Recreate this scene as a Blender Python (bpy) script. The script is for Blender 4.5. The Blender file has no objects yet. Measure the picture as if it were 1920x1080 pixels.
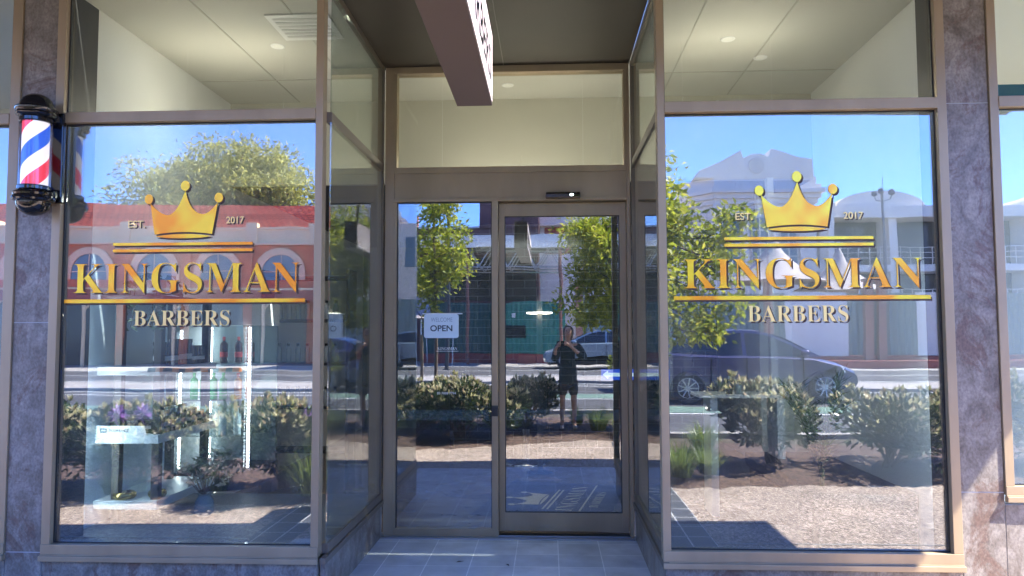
import bpy, bmesh, math, random
import numpy as np
from mathutils import Vector, Matrix
R = math.radians
FILL_TUBE = 4.3
random.seed(7)
SC = bpy.context.scene
COL = SC.collection

# ------------------------------------------------------------------ camera
cam = bpy.data.cameras.new('camera')
cam.sensor_fit = 'HORIZONTAL'; cam.sensor_width = 36.0
cam.lens = 1410.3 / 1920 * 36.0
cam.clip_start = 0.05; cam.clip_end = 2000
co = bpy.data.objects.new('camera', cam); COL.objects.link(co)
co.matrix_world = (Matrix.Translation((0, -4.2235, 1.53)) @ Matrix.Rotation(R(2.777), 4, 'Z')
                   @ Matrix.Rotation(R(90 + 3.43), 4, 'X') @ Matrix.Rotation(R(-0.176), 4, 'Z'))
SC.camera = co

# ------------------------------------------------------------------ sky, sun, exposure
SUN_EL = 52.4
SUN_DX, SUN_DY = 2.6, -0.95          # towards the sun: right and a little to the street side
w = bpy.data.worlds.new('World'); SC.world = w; w.use_nodes = True
nt = w.node_tree
sky = nt.nodes.new('ShaderNodeTexSky'); sky.sky_type = 'NISHITA'; sky.sun_disc = False
sky.sun_elevation = R(SUN_EL); sky.sun_rotation = math.atan2(SUN_DX, SUN_DY)
sky.air_density = 0.75; sky.dust_density = 0.0; sky.ozone_density = 7.0; sky.altitude = 100
bg = nt.nodes['Background']; bg.inputs[1].default_value = 0.12
tintn = nt.nodes.new('ShaderNodeMixRGB'); tintn.blend_type = 'MULTIPLY'; tintn.inputs[0].default_value = 1.0
tintn.inputs[2].default_value = (0.56, 0.67, 1.02, 1)      # a deep clear southern sky
nt.links.new(sky.outputs[0], tintn.inputs[1]); nt.links.new(tintn.outputs[0], bg.inputs[0])
sun = bpy.data.lights.new('sun', 'SUN'); sun.energy = 3.2; sun.angle = R(0.53); sun.color = (1.0, 0.94, 0.86)
so = bpy.data.objects.new('sun', sun); COL.objects.link(so)
sd = Vector((SUN_DX, SUN_DY, math.hypot(SUN_DX, SUN_DY) * math.tan(R(SUN_EL)))).normalized()
so.rotation_euler = sd.to_track_quat('Z', 'Y').to_euler(); so.location = (20, -10, 30)
SC.view_settings.view_transform = 'Standard'; SC.view_settings.look = 'None'
SC.view_settings.exposure = 3.28; SC.view_settings.gamma = 1.0
SC.cycles.use_denoising = True; SC.cycles.caustics_reflective = False
SC.cycles.max_bounces = 14; SC.cycles.glossy_bounces = 6; SC.cycles.transmission_bounces = 6
SC.cycles.transparent_max_bounces = 40; SC.cycles.diffuse_bounces = 4
SC.cycles.sample_clamp_indirect = 6.0

# ------------------------------------------------------------------ materials
MATS = {}
def nodes(name):
    m = bpy.data.materials.new(name); m.use_nodes = True
    t = m.node_tree; b = t.nodes['Principled BSDF']
    return m, t, b
def N(t, kind, **kw):
    n = t.nodes.new(kind)
    for k, v in kw.items(): setattr(n, k, v)
    return n
def mat(name, col, rough=0.5, metal=0.0, var=0.0, scale=8.0, col2=None, bump=0.0, bscale=60.0, emit=None, estr=1.0,
        spec=None, coat=0.0, stretch=None, trans=0.0, coords='Object', detail=5.0, lo=0.35, hi=0.65):
    if name in MATS: return MATS[name]
    m, t, b = nodes(name)
    b.inputs['Base Color'].default_value = (*col, 1); b.inputs['Roughness'].default_value = rough
    b.inputs['Metallic'].default_value = metal
    if spec is not None: b.inputs['Specular IOR Level'].default_value = spec
    if coat: b.inputs['Coat Weight'].default_value = coat; b.inputs['Coat Roughness'].default_value = 0.05
    if trans: b.inputs['Transmission Weight'].default_value = trans
    if emit: b.inputs['Emission Color'].default_value = (*emit, 1); b.inputs['Emission Strength'].default_value = estr
    if var or col2 or bump:
        tc = N(t, 'ShaderNodeTexCoord'); mp = N(t, 'ShaderNodeMapping')
        t.links.new(tc.outputs[coords], mp.inputs[0])
        if stretch: mp.inputs['Scale'].default_value = stretch
        if var or col2:
            n = N(t, 'ShaderNodeTexNoise'); n.inputs['Scale'].default_value = scale; n.inputs['Detail'].default_value = detail
            t.links.new(mp.outputs[0], n.inputs[0])
            cr = N(t, 'ShaderNodeValToRGB'); e = cr.color_ramp.elements
            c2 = col2 if col2 else tuple(min(1, c * (1 + var)) for c in col)
            c1 = col if col2 else tuple(c * (1 - var) for c in col)
            e[0].position = lo; e[0].color = (*c1, 1); e[1].position = hi; e[1].color = (*c2, 1)
            t.links.new(n.outputs['Fac'], cr.inputs[0]); t.links.new(cr.outputs[0], b.inputs['Base Color'])
        if bump:
            n2 = N(t, 'ShaderNodeTexNoise'); n2.inputs['Scale'].default_value = bscale; n2.inputs['Detail'].default_value = 3
            t.links.new(mp.outputs[0], n2.inputs[0])
            bp = N(t, 'ShaderNodeBump'); bp.inputs['Strength'].default_value = bump; bp.inputs['Distance'].default_value = 0.01
            t.links.new(n2.outputs['Fac'], bp.inputs['Height']); t.links.new(bp.outputs[0], b.inputs['Normal'])
    MATS[name] = m
    return m

def glass_mat(name, r0, tint, rough=0.0, wave=0.0, haze=0.0):
    """thin architectural glass: part of the light mirrored (more at a grazing angle), the rest passing tinted"""
    m, t, b = nodes(name); t.nodes.remove(b)
    out = t.nodes['Material Output']
    g = N(t, 'ShaderNodeBsdfGlossy'); g.inputs['Roughness'].default_value = rough; g.inputs['Color'].default_value = (1, 1, 1, 1)
    tr = N(t, 'ShaderNodeBsdfTransparent'); tr.inputs['Color'].default_value = (*tint, 1)
    geo = N(t, 'ShaderNodeNewGeometry')
    dot = N(t, 'ShaderNodeVectorMath', operation='DOT_PRODUCT')
    t.links.new(geo.outputs['Incoming'], dot.inputs[0]); t.links.new(geo.outputs['Normal'], dot.inputs[1])
    ab = N(t, 'ShaderNodeMath', operation='ABSOLUTE'); t.links.new(dot.outputs['Value'], ab.inputs[0])
    s = N(t, 'ShaderNodeMath', operation='SUBTRACT'); s.inputs[0].default_value = 1; t.links.new(ab.outputs[0], s.inputs[1])
    p = N(t, 'ShaderNodeMath', operation='POWER'); t.links.new(s.outputs[0], p.inputs[0]); p.inputs[1].default_value = 5
    ma = N(t, 'ShaderNodeMath', operation='MULTIPLY_ADD'); t.links.new(p.outputs[0], ma.inputs[0])
    ma.inputs[1].default_value = 1 - r0; ma.inputs[2].default_value = r0
    mx = N(t, 'ShaderNodeMixShader')
    t.links.new(ma.outputs[0], mx.inputs[0]); t.links.new(tr.outputs[0], mx.inputs[1]); t.links.new(g.outputs[0], mx.inputs[2])
    if wave:
        tc = N(t, 'ShaderNodeTexCoord'); n = N(t, 'ShaderNodeTexNoise'); n.inputs['Scale'].default_value = 2.2
        n.inputs['Detail'].default_value = 1.5
        t.links.new(tc.outputs['Object'], n.inputs[0])
        bp = N(t, 'ShaderNodeBump'); bp.inputs['Strength'].default_value = 1.0; bp.inputs['Distance'].default_value = wave
        t.links.new(n.outputs['Fac'], bp.inputs['Height']); t.links.new(bp.outputs[0], g.inputs['Normal'])
    if haze:      # painted haze: an uneven pale veil, as on dusty glass, lifts the blacks
        df = N(t, 'ShaderNodeBsdfDiffuse'); df.inputs['Color'].default_value = (0.80, 0.80, 0.78, 1)
        tc2 = N(t, 'ShaderNodeTexCoord'); mp2 = N(t, 'ShaderNodeMapping'); mp2.inputs['Scale'].default_value = (1.0, 1.0, 0.45)
        mp2.inputs['Rotation'].default_value = (0, 0.5, 0); n2 = N(t, 'ShaderNodeTexNoise'); n2.inputs['Scale'].default_value = 3.5; n2.inputs['Detail'].default_value = 7; n2.inputs['Distortion'].default_value = 1.0
        t.links.new(tc2.outputs['Object'], mp2.inputs[0]); t.links.new(mp2.outputs[0], n2.inputs[0])
        mr = N(t, 'ShaderNodeMapRange'); mr.inputs['From Min'].default_value = 0.3; mr.inputs['From Max'].default_value = 0.75; mr.inputs['To Min'].default_value = haze * 0.6; mr.inputs['To Max'].default_value = haze * 1.5
        t.links.new(n2.outputs['Fac'], mr.inputs['Value'])
        m3 = N(t, 'ShaderNodeMixShader'); t.links.new(mr.outputs[0], m3.inputs[0]); t.links.new(mx.outputs[0], m3.inputs[1]); t.links.new(df.outputs[0], m3.inputs[2]); mx = m3
    t.links.new(mx.outputs[0], out.inputs[0])
    MATS[name] = m
    return m

def leaf_mat(name, c1, c2, transl=0.35, rough=0.5, c3=None):
    m, t, b = nodes(name)
    geo = N(t, 'ShaderNodeNewGeometry'); cr = N(t, 'ShaderNodeValToRGB'); e = cr.color_ramp.elements
    e[0].color = (*c1, 1); e[1].color = (*c2, 1)
    if c3:
        e[1].position = 0.7; x = e.new(0.98); x.color = (*c3, 1)
    t.links.new(geo.outputs['Random Per Island'], cr.inputs[0])
    t.links.new(cr.outputs[0], b.inputs['Base Color']); b.inputs['Roughness'].default_value = rough
    tl = N(t, 'ShaderNodeBsdfTranslucent'); t.links.new(cr.outputs[0], tl.inputs[0])
    mx = N(t, 'ShaderNodeMixShader'); mx.inputs[0].default_value = transl
    t.links.new(b.outputs[0], mx.inputs[1]); t.links.new(tl.outputs[0], mx.inputs[2])
    t.links.new(mx.outputs[0], t.nodes['Material Output'].inputs[0])
    MATS[name] = m
    return m

bronze = mat('bronze_frame', (0.35, 0.265, 0.165), 0.42, 0.35, var=0.10, scale=5, bump=0.05, bscale=300, stretch=(1, 1, 0.3), detail=8)
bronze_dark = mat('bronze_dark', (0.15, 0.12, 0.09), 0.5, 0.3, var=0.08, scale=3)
gasket = mat('gasket', (0.015, 0.016, 0.018), 0.5)
soffit_m = mat('soffit_brown', (0.045, 0.032, 0.020), 0.55, 0.0, var=0.12, scale=1.5)
white_wall = mat('white_plaster', (0.48, 0.46, 0.39), 0.7, var=0.02, scale=3)
white_cool = mat('white_plaster_cool', (0.80, 0.81, 0.80), 0.65, var=0.02, scale=3)
ceil_m = mat('ceiling_plaster', (0.60, 0.585, 0.52), 0.8, var=0.02, scale=2)
charcoal = mat('charcoal_paint', (0.03, 0.032, 0.034), 0.5)
black = mat('black_gloss', (0.008, 0.008, 0.01), 0.08, spec=0.7)
black_m = mat('black_matt', (0.015, 0.016, 0.018), 0.45)
chrome = mat('chrome', (0.75, 0.76, 0.78), 0.12, 1.0)
glass_front = glass_mat('window_glass', 0.17, (0.76, 0.82, 0.84), wave=0.0005, haze=0.022)
glass_upper = glass_mat('upper_glass', 0.06, (0.93, 0.94, 0.89), wave=0.0003)
glass_side = glass_mat('return_glass', 0.15, (0.76, 0.82, 0.78), wave=0.0003, haze=0.02)
glass_plain = glass_mat('clear_glass', 0.06, (0.90, 0.95, 0.94))

def stone_mat():
    m, t, b = nodes('mottled_stone')
    tc = N(t, 'ShaderNodeTexCoord'); mp = N(t, 'ShaderNodeMapping'); mp.inputs['Scale'].default_value = (1, 1, 0.75)
    t.links.new(tc.outputs['Object'], mp.inputs[0])
    n1 = N(t, 'ShaderNodeTexNoise'); n1.inputs['Scale'].default_value = 9; n1.inputs['Detail'].default_value = 9; n1.inputs['Roughness'].default_value = 0.68; n1.inputs['Distortion'].default_value = 0.7
    n2 = N(t, 'ShaderNodeTexNoise'); n2.inputs['Scale'].default_value = 3.2; n2.inputs['Detail'].default_value = 8; n2.inputs['Roughness'].default_value = 0.75; n2.inputs['Distortion'].default_value = 1.6
    n3 = N(t, 'ShaderNodeTexNoise'); n3.inputs['Scale'].default_value = 75; n3.inputs['Detail'].default_value = 6
    for n in (n1, n2, n3): t.links.new(mp.outputs[0], n.inputs[0])
    c1 = N(t, 'ShaderNodeValToRGB'); e = c1.color_ramp.elements
    e[0].position = 0.34; e[0].color = (0.12, 0.098, 0.080, 1); e[1].position = 0.68; e[1].color = (0.30, 0.27, 0.235, 1)
    c2 = N(t, 'ShaderNodeValToRGB'); e = c2.color_ramp.elements
    e[0].position = 0.52; e[0].color = (0, 0, 0, 1); e[1].position = 0.60; e[1].color = (0.85, 0.85, 0.85, 1)
    mx = N(t, 'ShaderNodeMixRGB'); mx.inputs[2].default_value = (0.13, 0.080, 0.060, 1)
    t.links.new(n1.outputs['Fac'], c1.inputs[0]); t.links.new(n2.outputs['Fac'], c2.inputs[0])
    t.links.new(c2.outputs[0], mx.inputs[0]); t.links.new(c1.outputs[0], mx.inputs[1])
    m2 = N(t, 'ShaderNodeMixRGB', blend_type='MULTIPLY'); m2.inputs[0].default_value = 0.5
    c3 = N(t, 'ShaderNodeValToRGB'); e = c3.color_ramp.elements
    e[0].position = 0.35; e[0].color = (0.5, 0.5, 0.5, 1); e[1].position = 0.6; e[1].color = (1.15, 1.15, 1.15, 1)
    t.links.new(n3.outputs['Fac'], c3.inputs[0]); t.links.new(mx.outputs[0], m2.inputs[1]); t.links.new(c3.outputs[0], m2.inputs[2])
    t.links.new(m2.outputs[0], b.inputs['Base Color'])
    b.inputs['Roughness'].default_value = 0.38
    bp = N(t, 'ShaderNodeBump'); bp.inputs['Strength'].default_value = 0.25; bp.inputs['Distance'].default_value = 0.004
    t.links.new(n3.outputs['Fac'], bp.inputs['Height']); t.links.new(bp.outputs[0], b.inputs['Normal'])
    return m
stone = stone_mat()
grout = mat('pale_grout', (0.42, 0.42, 0.42), 0.8)

def tile_mat(name, c1, c2, g, w, h, off=0.0, mortar=0.006, rough=0.45, axis='XY', ox=0.0, oy=0.0, bump=0.1):
    m, t, b = nodes(name)
    tc = N(t, 'ShaderNodeTexCoord'); sp = N(t, 'ShaderNodeSeparateXYZ'); cb = N(t, 'ShaderNodeCombineXYZ')
    t.links.new(tc.outputs['Object'], sp.inputs[0])
    t.links.new(sp.outputs[axis[0]], cb.inputs[0]); t.links.new(sp.outputs[axis[1]], cb.inputs[1])
    mp = N(t, 'ShaderNodeMapping'); mp.inputs['Location'].default_value = (ox, oy, 0); t.links.new(cb.outputs[0], mp.inputs[0])
    br = N(t, 'ShaderNodeTexBrick'); br.offset = off; br.inputs['Scale'].default_value = 1
    br.inputs['Brick Width'].default_value = w; br.inputs['Row Height'].default_value = h
    br.inputs['Mortar Size'].default_value = mortar; br.inputs['Mortar Smooth'].default_value = 0.1
    br.inputs['Color1'].default_value = (*c1, 1); br.inputs['Color2'].default_value = (*c2, 1); br.inputs['Mortar'].default_value = (*g, 1)
    t.links.new(mp.outputs[0], br.inputs[0])
    n = N(t, 'ShaderNodeTexNoise'); n.inputs['Scale'].default_value = 6; n.inputs['Detail'].default_value = 6
    t.links.new(tc.outputs['Object'], n.inputs[0])
    c3 = N(t, 'ShaderNodeValToRGB'); e = c3.color_ramp.elements
    e[0].position = 0.3; e[0].color = (0.78, 0.78, 0.78, 1); e[1].position = 0.7; e[1].color = (1.12, 1.12, 1.12, 1)
    t.links.new(n.outputs['Fac'], c3.inputs[0])
    mx = N(t, 'ShaderNodeMixRGB', blend_type='MULTIPLY'); mx.inputs[0].default_value = 1
    t.links.new(br.outputs[0], mx.inputs[1]); t.links.new(c3.outputs[0], mx.inputs[2])
    t.links.new(mx.outputs[0], b.inputs['Base Color']); b.inputs['Roughness'].default_value = rough
    bp = N(t, 'ShaderNodeBump'); bp.inputs['Strength'].default_value = bump; bp.inputs['Distance'].default_value = 0.004
    iv = N(t, 'ShaderNodeMath', operation='SUBTRACT'); iv.inputs[0].default_value = 1
    t.links.new(br.outputs['Fac'], iv.inputs[1]); t.links.new(iv.outputs[0], bp.inputs['Height']); t.links.new(bp.outputs[0], b.inputs['Normal'])
    return m
slate = tile_mat('slate_tile', (0.44, 0.46, 0.50), (0.56, 0.58, 0.62), (0.78, 0.79, 0.81), 0.2925, 0.275, mortar=0.0035, ox=0.235, oy=0.03, rough=0.42)
slate_strip = tile_mat('slate_strip', (0.055, 0.06, 0.075), (0.075, 0.08, 0.095), (0.55, 0.55, 0.55), 0.18, 0.30, mortar=0.007, ox=-0.85, rough=0.5)
subway = tile_mat('subway_tile', (0.012, 0.014, 0.016), (0.02, 0.022, 0.025), (0.16, 0.17, 0.17), 0.30, 0.10, off=0.5, mortar=0.003, rough=0.15, axis='XZ')

def aggregate_mat():
    m, t, b = nodes('exposed_aggregate')
    tc = N(t, 'ShaderNodeTexCoord')
    v = N(t, 'ShaderNodeTexVoronoi'); v.inputs['Scale'].default_value = 70; t.links.new(tc.outputs['Object'], v.inputs[0])
    n = N(t, 'ShaderNodeTexNoise'); n.inputs['Scale'].default_value = 1.5; n.inputs['Detail'].default_value = 6; t.links.new(tc.outputs['Object'], n.inputs[0])
    sp = N(t, 'ShaderNodeSeparateColor'); t.links.new(v.outputs['Color'], sp.inputs[0])
    cr = N(t, 'ShaderNodeValToRGB'); e = cr.color_ramp.elements
    e[0].position = 0.0; e[0].color = (0.12, 0.08, 0.06, 1); e[1].position = 1.0; e[1].color = (0.68, 0.57, 0.48, 1)
    x = e.new(0.55); x.color = (0.37, 0.28, 0.22, 1)
    t.links.new(sp.outputs[0], cr.inputs[0])
    c3 = N(t, 'ShaderNodeValToRGB'); e = c3.color_ramp.elements
    e[0].position = 0.3; e[0].color = (0.75, 0.75, 0.75, 1); e[1].position = 0.7; e[1].color = (1.1, 1.1, 1.1, 1)
    t.links.new(n.outputs['Fac'], c3.inputs[0])
    mx = N(t, 'ShaderNodeMixRGB', blend_type='MULTIPLY'); mx.inputs[0].default_value = 1
    t.links.new(cr.outputs[0], mx.inputs[1]); t.links.new(c3.outputs[0], mx.inputs[2]); t.links.new(mx.outputs[0], b.inputs['Base Color'])
    b.inputs['Roughness'].default_value = 0.8
    bp = N(t, 'ShaderNodeBump'); bp.inputs['Strength'].default_value = 0.6; bp.inputs['Distance'].default_value = 0.006
    t.links.new(v.outputs['Distance'], bp.inputs['Height']); t.links.new(bp.outputs[0], b.inputs['Normal'])
    return m
aggregate = aggregate_mat()
mulch_m = mat('mulch', (0.035, 0.020, 0.014), 0.9, col2=(0.16, 0.095, 0.065), scale=40, bump=1.0, bscale=45, stretch=(1, 0.45, 1), detail=8)
asphalt = mat('asphalt', (0.075, 0.073, 0.075), 0.85, var=0.18, scale=0.8, bump=0.5, bscale=140)
concrete = mat('concrete_paving', (0.36, 0.33, 0.30), 0.85, var=0.12, scale=0.7, bump=0.2, bscale=80)
paint_white = mat('road_paint', (0.72, 0.72, 0.70), 0.7, var=0.15, scale=9)
paint_green = mat('cycle_lane_green', (0.13, 0.21, 0.16), 0.8, var=0.15, scale=3)
soil = mat('soil', (0.10, 0.08, 0.06), 0.95, var=0.2, scale=3)

# ------------------------------------------------------------------ mesh builder
class MB:
    def __init__(s): s.v = []; s.f = []; s.m = []; s.cur = 0; s.T = None
    def add(s, vs, fs, m=None):
        o = len(s.v); s.v += [tuple(v) for v in vs]
        s.f += [tuple(i + o for i in f) for f in fs]; s.m += [s.cur if m is None else m] * len(fs)
    def box(s, x0, x1, y0, y1, z0, z1, m=None):
        if x0 > x1: x0, x1 = x1, x0
        if y0 > y1: y0, y1 = y1, y0
        if z0 > z1: z0, z1 = z1, z0
        s.add([(x0, y0, z0), (x1, y0, z0), (x1, y1, z0), (x0, y1, z0), (x0, y0, z1), (x1, y0, z1), (x1, y1, z1), (x0, y1, z1)],
              [(0, 3, 2, 1), (4, 5, 6, 7), (0, 1, 5, 4), (1, 2, 6, 5), (2, 3, 7, 6), (3, 0, 4, 7)], m)
    def sheet(s, x0, x1, y0, y1, z, m=None):
        s.add([(x0, y0, z), (x1, y0, z), (x1, y1, z), (x0, y1, z)], [(0, 1, 2, 3)], m)
    def prism(s, poly, a, b, axis='y', m=None):
        n = len(poly)
        def P(p, t):
            return (p[0], t, p[1]) if axis == 'y' else ((t, p[0], p[1]) if axis == 'x' else (p[0], p[1], t))
        vs = [P(p, a) for p in poly] + [P(p, b) for p in poly]
        fs = [tuple(range(n)), tuple(range(2 * n - 1, n - 1, -1))] + [(i, i + n, (i + 1) % n + n, (i + 1) % n) for i in range(n)]
        s.add(vs, fs, m)
    def tube(s, pts, r, n=8, m=None, cap=True):
        pts = [Vector(p) for p in pts]; k = len(pts)
        rs = r if isinstance(r, (list, tuple)) else [r] * k
        vs = []; up0 = Vector((0, 0, 1))
        for i, p in enumerate(pts):
            d = (pts[min(i + 1, k - 1)] - pts[max(i - 1, 0)])
            d = d.normalized() if d.length > 1e-9 else Vector((0, 0, 1))
            up = up0 if abs(d.dot(up0)) < 0.95 else Vector((0, 1, 0))
            a = d.cross(up).normalized(); b = d.cross(a).normalized()
            for j in range(n):
                t = 2 * math.pi * j / n; vs.append(p + (a * math.cos(t) + b * math.sin(t)) * rs[i])
        fs = [(i * n + j, i * n + (j + 1) % n, (i + 1) * n + (j + 1) % n, (i + 1) * n + j) for i in range(k - 1) for j in range(n)]
        if cap: fs += [tuple(range(n))[::-1], tuple(range((k - 1) * n, k * n))]
        s.add(vs, fs, m)
    def lathe(s, prof, c=(0, 0, 0), n=32, axis='z', m=None, sx=1, sy=1, cap=True):
        vs = []; k = len(prof)
        for r, z in prof:
            for j in range(n):
                t = 2 * math.pi * j / n; x, y = r * math.cos(t) * sx, r * math.sin(t) * sy
                p = (x, y, z) if axis == 'z' else ((x, z, y) if axis == 'y' else (z, x, y))
                vs.append((c[0] + p[0], c[1] + p[1], c[2] + p[2]))
        fs = [(i * n + j, i * n + (j + 1) % n, (i + 1) * n + (j + 1) % n, (i + 1) * n + j) for i in range(k - 1) for j in range(n)]
        if cap and prof[0][0] > 1e-6: fs.append(tuple(range(n))[::-1])
        if cap and prof[-1][0] > 1e-6: fs.append(tuple(range((k - 1) * n, k * n)))
        s.add(vs, fs, m)
    def make(s, name, mats, parent=None, smooth=None, bevel=0.0, loc=None):
        me = bpy.data.meshes.new(name)
        me.from_pydata(s.v, [], s.f)
        mats = mats if isinstance(mats, (list, tuple)) else [mats]
        for m in mats: me.materials.append(m)
        if len(mats) > 1: me.polygons.foreach_set('material_index', s.m)
        me.update()
        bm = bmesh.new(); bm.from_mesh(me); bmesh.ops.recalc_face_normals(bm, faces=bm.faces)
        if bevel:
            es = [e for e in bm.edges if len(e.link_faces) == 2 and e.calc_face_angle(0) > 0.6]
            bmesh.ops.bevel(bm, geom=es, offset=bevel, segments=2, affect='EDGES', profile=0.6)
        bm.to_mesh(me); bm.free()
        if smooth:
            me.polygons.foreach_set('use_smooth', [True] * len(me.polygons)); me.set_sharp_from_angle(angle=R(smooth))
        o = bpy.data.objects.new(name, me); COL.objects.link(o)
        if parent: o.parent = parent
        if loc: o.location = loc
        return o

def tag(o, label=None, cat=None, group=None, kind=None):
    if label: o['label'] = label
    if cat: o['category'] = cat
    if group: o['group'] = group
    if kind: o['kind'] = kind
    return o
def thing(name, label, cat, loc=(0, 0, 0), rz=0.0, group=None):
    o = bpy.data.objects.new(name, None); COL.objects.link(o); o.location = loc; o.rotation_euler = (0, 0, rz)
    o.empty_display_size = 0.1
    return tag(o, label, cat, group)
def copy_tree(o, parent=None):
    c = o.copy(); COL.objects.link(c); c.parent = parent
    for ch in o.children: copy_tree(ch, c)
    return c

SER = {c: chr(0x1D400 + ord(c) - 65) for c in 'ABCDEFGHIJKLMNOPQRSTUVWXYZ'}
def text_mesh(s, serif=False, offset=0.0, extrude=0.0, spacing=1.0):
    cu = bpy.data.curves.new('lettering', 'FONT'); cu.body = ''.join(SER.get(c, c) for c in s) if serif else s
    cu.offset = offset; cu.extrude = extrude; cu.space_character = spacing; cu.resolution_u = 6
    o = bpy.data.objects.new('lettering', cu); COL.objects.link(o)
    dg = bpy.context.evaluated_depsgraph_get()
    me = bpy.data.meshes.new_from_object(o.evaluated_get(dg))
    bpy.data.objects.remove(o); bpy.data.curves.remove(cu)
    return me
def text(name, s, m, parent, x0, x1, z0, z1, y, serif=False, offset=0.0, extrude=0.0, face='-y', spacing=1.0):
    """lettering fitted to the box x0..x1, z0..z1 on the plane y (face -y), or on a plane x=y facing +x, or lying on a floor"""
    me = text_mesh(s, serif, offset, extrude, spacing)
    co_ = np.empty(len(me.vertices) * 3); me.vertices.foreach_get('co', co_); co_ = co_.reshape(-1, 3)
    mn, mx = co_.min(0), co_.max(0)
    u = (co_[:, 0] - mn[0]) / (mx[0] - mn[0]); v = (co_[:, 1] - mn[1]) / (mx[1] - mn[1]); d = co_[:, 2]
    X = x0 + u * (x1 - x0); Z = z0 + v * (z1 - z0)
    if face == '-y': out = np.stack([X, y - d, Z], 1)
    elif face == '+x': out = np.stack([y + d, X, Z], 1)
    elif face == 'floor_up': out = np.stack([-Z, X, np.full_like(X, y) + d], 1)
    me.vertices.foreach_set('co', out.astype(np.float32).ravel()); me.materials.clear(); me.materials.append(m); me.update()
    o = bpy.data.objects.new(name, me); COL.objects.link(o); me.name = name
    if parent: o.parent = parent
    return o

# ================================================================== the ground and the street
b = MB()
b.add([(-500, 60, -0.02), (500, 60, -0.02), (500, -5.7, -0.02), (-500, -5.7, -0.02), (500, -6.1, 0.13), (-500, -6.1, 0.13), (500, -600, 0.13), (-500, -600, 0.13)],
      [(0, 3, 2, 1), (3, 5, 4, 2), (5, 7, 6, 4)])
tag(b.make('ground', soil), kind='structure')
b = MB(); b.sheet(-40, 60, -4.0, 0.02, -0.004)
tag(b.make('footpath', aggregate), kind='structure')
b = MB(); b.sheet(-1.9, 0.85, -1.32, 1.60, 0.004)
tag(b.make('porch_paving', slate), kind='structure')
b = MB(); b.sheet(0.86, 1.21, -3.3, -0.02, 0.0); b.sheet(-2.26, -1.91, -2.6, -0.02, 0.0)
tag(b.make('paving_border', slate_strip), kind='structure')
b = MB(); b.box(-12, -2.27, -1.332, -1.32, -0.003, 0.001); b.box(1.22, 12, -1.332, -1.32, -0.003, 0.001)
tag(b.make('paving_joint', grout), kind='structure')

# mulch bed, mounded, with a curving edge
EDGE = [(-14, -2.5), (-4.5, -2.42), (-3.5, -2.38), (-2.2, -2.38), (-1.6, -2.75), (-0.9, -2.85), (-0.4, -3.05), (0.5, -3.5), (1.0, -3.45), (1.3, -3.2), (2.0, -3.35), (3.0, -3.4), (4.0, -3.5), (7, -3.5), (16, -3.5)]
def edge_y(x):
    for (a, ya), (c, yc) in zip(EDGE, EDGE[1:]):
        if a <= x <= c: return ya + (yc - ya) * (x - a) / (c - a)
    return -3.0
b = MB(); nx, ny = 260, 26; vs = []
for i in range(nx + 1):
    x = -14 + 30 * i / nx; ye = edge_y(x) + 0.04 * math.sin(x * 9) + 0.03 * math.sin(x * 23)
    for j in range(ny + 1):
        t = j / ny; y = ye + (-6.0 - ye) * t
        z = 0.002 + 0.05 * min(1, t * 1.6) + (random.uniform(-0.012, 0.02) if 0 < j < ny else 0)
        vs.append((x, y, z if j else -0.01))
b.add(vs, [(i * (ny + 1) + j, (i + 1) * (ny + 1) + j, (i + 1) * (ny + 1) + j + 1, i * (ny + 1) + j + 1) for i in range(nx) for j in range(ny)])
tag(b.make('mulch_ground', mulch_m, smooth=180), kind='structure')
b = MB(); b.box(-40, 60, -6.22, -6.04, 0.0, 0.17); tag(b.make('kerb', concrete, bevel=0.015), kind='structure')
b = MB(); b.sheet(-80, 100, -13.6, -6.2, 0.145); tag(b.make('road', asphalt), kind='structure')
b = MB(); b.box(-80, 100, -13.8, -13.6, 0.1, 0.22); tag(b.make('far_kerb', concrete, bevel=0.015), kind='structure')
b = MB(); b.sheet(-80, 100, -30, -13.8, 0.215)
tag(b.make('far_footpath', concrete), kind='structure')
b = MB()
for y, wd in ((-8.6, 0.10), (-12.4, 0.10), (-13.2, 0.10)): b.sheet(-60, 80, y - wd / 2, y + wd / 2, 0.149)
for x in (9.5, -6.5):
    b.add([(x - 0.6, -7.9, 0.149), (x + 0.2, -7.65, 0.149), (x + 0.2, -7.82, 0.149), (x + 1.2, -7.84, 0.149), (x + 1.2, -7.96, 0.149), (x + 0.2, -7.98, 0.149), (x + 0.2, -8.15, 0.149)], [(0, 1, 2, 3, 4, 5, 6)])
tag(b.make('road_marking', paint_white), kind='structure')
b = MB(); b.sheet(-60, 80, -9.9, -8.75, 0.1485); tag(b.make('cycle_lane', paint_green), kind='structure')
b = MB(); b.sheet(-60, 80, -22.5, -16.0, 0.219); tag(b.make('far_road', asphalt), kind='structure')
b = MB()
for y, wd in ((-16.2, 0.14), (-19.2, 0.12), (-22.3, 0.14)): b.sheet(-60, 80, y - wd / 2, y + wd / 2, 0.223)
tag(b.make('far_road_marking', paint_white), kind='structure')
b = MB(); b.box(6, 60, -24.0, -23.6, 0.2, 0.5); b.box(-4, 6, -26.4, -26.0, 0.2, 0.55)
tag(b.make('garden_wall', mat('red_brick_low', (0.30, 0.08, 0.06), 0.8, var=0.2, scale=5), bevel=0.02), 'long low red brick wall beside the far footpath', 'wall')

# ================================================================== the shop building
ZS = 3.602; ZT0, ZT1 = 2.772, 2.833; ZB0, ZB1 = 0.283, 0.338; DY = 1.485
RL, RR = -1.296, 0.630       # recess sides
shop = thing('shop_building', 'stone clad shop with bronze framed windows and a brown awning over its recessed entrance', 'building')
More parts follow.
